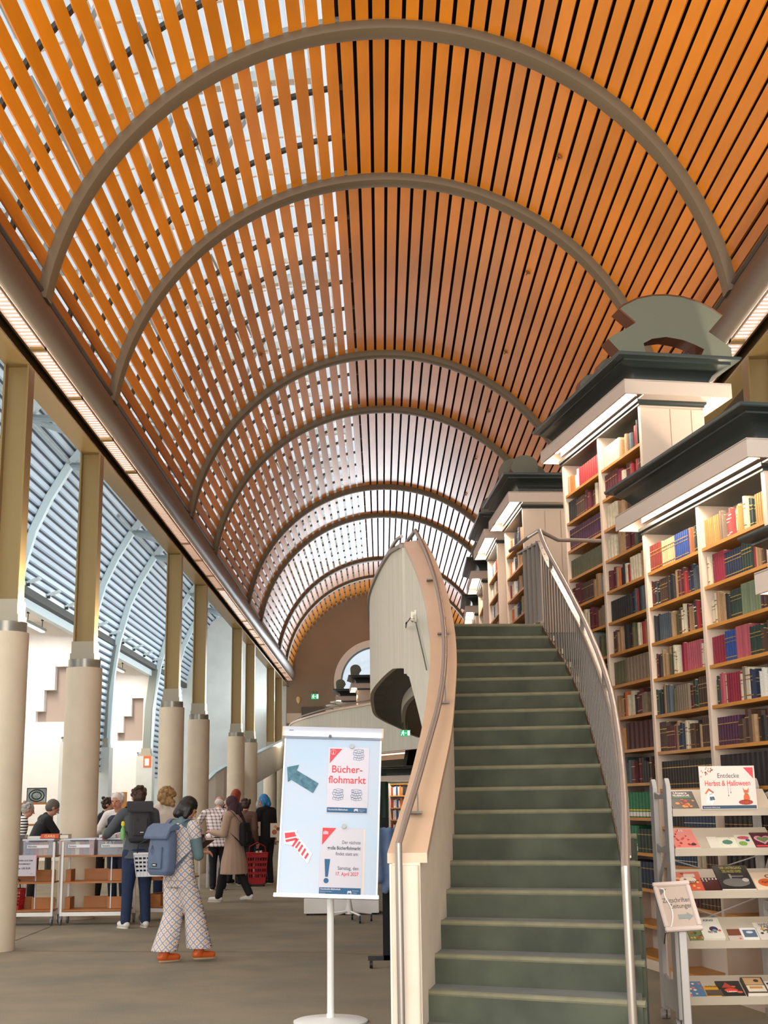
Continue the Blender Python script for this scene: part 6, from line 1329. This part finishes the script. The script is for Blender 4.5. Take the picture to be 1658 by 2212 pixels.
p_, q_ = at(263, 1711, Y=29), at(272, 1758, Y=29); b = MB(); b.box(p_.x-.12, 29, 0, q_.x, 29.05, p_.z); b.build('notice_panel', mat('ochre_panel', 'c4833c', .6), label='ochre wooden panel behind the white haired person', category='panel')
# ---- white low cart, star base stand and black draped stand behind the flipchart
wt = at(655, 1975, Z=0); t = thing('low_cart', 'low white wheeled box cart seen below the flipchart', 'cart', (wt.x, 19.3, 0)); p_, q_ = at(656, 1941, Y=19.3), at(818, 1972, Y=19.3)
b = MB(); b.box(p_.x, 19.3, q_.z, q_.x, 19.95, p_.z); b.build('box_body', M_cart, t, bevel=.006); 
for x_ in (p_.x+.05, q_.x-.05):
    for y_ in (19.36, 19.9): b = MB(); b.cyl((x_-.015, y_, .05), (x_+.015, y_, .05), .05, 14); b.cbox((x_, y_, .1), (.03, .04, q_.z-.08)); b.build('castor', M_plastic, t, smooth=True)
sb = at(753, 1995, Z=0); t = thing('stand_base', 'white five-armed swivel stand with black castors behind the flipchart', 'stand', (sb.x, sb.y+.25, 0)); b = MB(); b.cyl((0, 0, .12), (0, 0, 1.1), .016, 10); b.lathe([(.05, .1), (.05, .15), (.02, .3)], (0, 0, 0), 12); b.build('stem', M_wmet, t, local=True, smooth=True)
for i in range(5):
    a_ = 2*PI*i/5+.2; c_, s_ = math.cos(a_), math.sin(a_); b = MB(); b.tube([(0, 0, .14), (.3*c_, .3*s_, .1)], .014, 6); b.build('arm', M_wmet, t, local=True); b = MB(); b.cyl((.3*c_-.012, .3*s_, .035), (.3*c_+.012, .3*s_, .035), .035, 12); b.cyl((.3*c_, .3*s_, .05), (.3*c_, .3*s_, .1), .008, 6); b.build('castor', M_plastic, t, local=True)
for i in range(3): b = MB(); a_ = i*2.1; b.tube([(0, 0, .45), (.05*math.cos(a_), .05*math.sin(a_), .12)], .004, 4); b.build('wire', M_wmet, t, local=True)
kb_ = at(840, 2092, Z=0); t = thing('coat_stand', 'black wheeled stand beside the stair pillar', 'stand', (kb_.x-.02, kb_.y+.1, 0)); b = MB(); b.cbox((0, 0, .75), (.07, .05, 1.3)); b.build('upright', M_black, t, local=True)
for x_ in (-.15, .12): b = MB(); b.cbox((x_/2, -.05, .09), (abs(x_)+.06, .05, .04)); b.cyl((x_-.015, -.08, .035), (x_+.015, -.08, .035), .035, 12); b.build('castor_arm', M_plastic, t, local=True)
B = Blob(); 
for i in range(7): x_ = -.17+i*.055; B.cap((x_, -.02+.02*(i % 2), 1.28), (x_+.01, -.03+.03*(i % 2), .72+.05*(i % 3)), .035, .04, flat=.8)
cl_ = thing('blue_coat', 'pale blue denim coat hanging on the black stand beside the stairs', 'coat', (kb_.x-.03, kb_.y+.02, 0)); B.make('cloth', mat('pale_denim', '6f86ab', .85, noise=.3, scale=10), cl_, vox=.012)
# ---- sprinkler roses on the vault slats
sp = [(452, 348, -1), (1208, 338, 1), (518, 592, -1), (1140, 588, 1), (563, 766, -1), (1092, 760, 1), (1055, 888, 1), (1027, 990, 1), (1005, 1068, 1), (600, 893, -1), (627, 990, -1)]
def on_vault(x, y):
    v = Fd+Rt*((x-W/2)/FPX)-Up*((y-H/2)/FPX); ox, oz = -XC0, EYE-ZC0; a_ = v.x**2+v.z**2; b_ = 2*(ox*v.x+oz*v.z); c_ = ox*ox+oz*oz-(RV+.0)**2; t_ = (-b_+math.sqrt(b_*b_-4*a_*c_))/(2*a_); return Vector((0, 0, EYE))+v*t_
for i, (x, y, s_) in enumerate(sp):
    p = on_vault(x, y); ang = math.atan2(p.x-XC0, p.z-ZC0); t = thing('sprinkler', 'small brass sprinkler on the %s side of the vault, %s from the front' % ('left' if s_ < 0 else 'right', NUM[(sorted([q for q in sp if q[2] == s_], key=lambda q: -q[1] if 0 else q[1])).index((x, y, s_))]), 'sprinkler', tuple(p), group='sprinklers on the vault'); t.rotation_euler = (0, ang, 0)
    b = MB(); b.lathe([(.045, 0), (.05, -.01), (.03, -.02), (.02, -.02), (.018, -.004)], (0, 0, 0), 14); b.build('rosette', mat('brass', '9c6a3c', .4, metal=.4), t, local=True, smooth=True); b = MB(); b.lathe([(.008, -.01), (.008, -.05), (.02, -.055), (.02, -.06)], (0, 0, 0), 8); b.build('head', mat('brass', '9c6a3c'), t, local=True)

# paper flowers beside the far gallery cases
fl_ = at(727, 1512, Y=44.5); t = thing('paper_flower', 'large white paper flower beside the far gallery bookcases', 'decoration', (fl_.x, 44.5, 3.3)); b = MB()
for i in range(7): a_ = i*PI*2/7; b.lathe([(.02, -.04), (.16, -.02), (.18, .02), (.02, .05)], (.22*math.cos(a_), 0, 1.35+.2*math.sin(a_)), 10, RX(0))
b.lathe([(.02, -.1), (.14, 0), (.02, .1)], (0, -.05, 1.35), 10); b.build('petals', mat('paper_flower_white', 'efece6', .7), t, local=True); b = MB(); b.cyl((0, 0, 0), (0, 0, 1.2), .02, 6); b.build('stem', M_wmet, t, local=True)
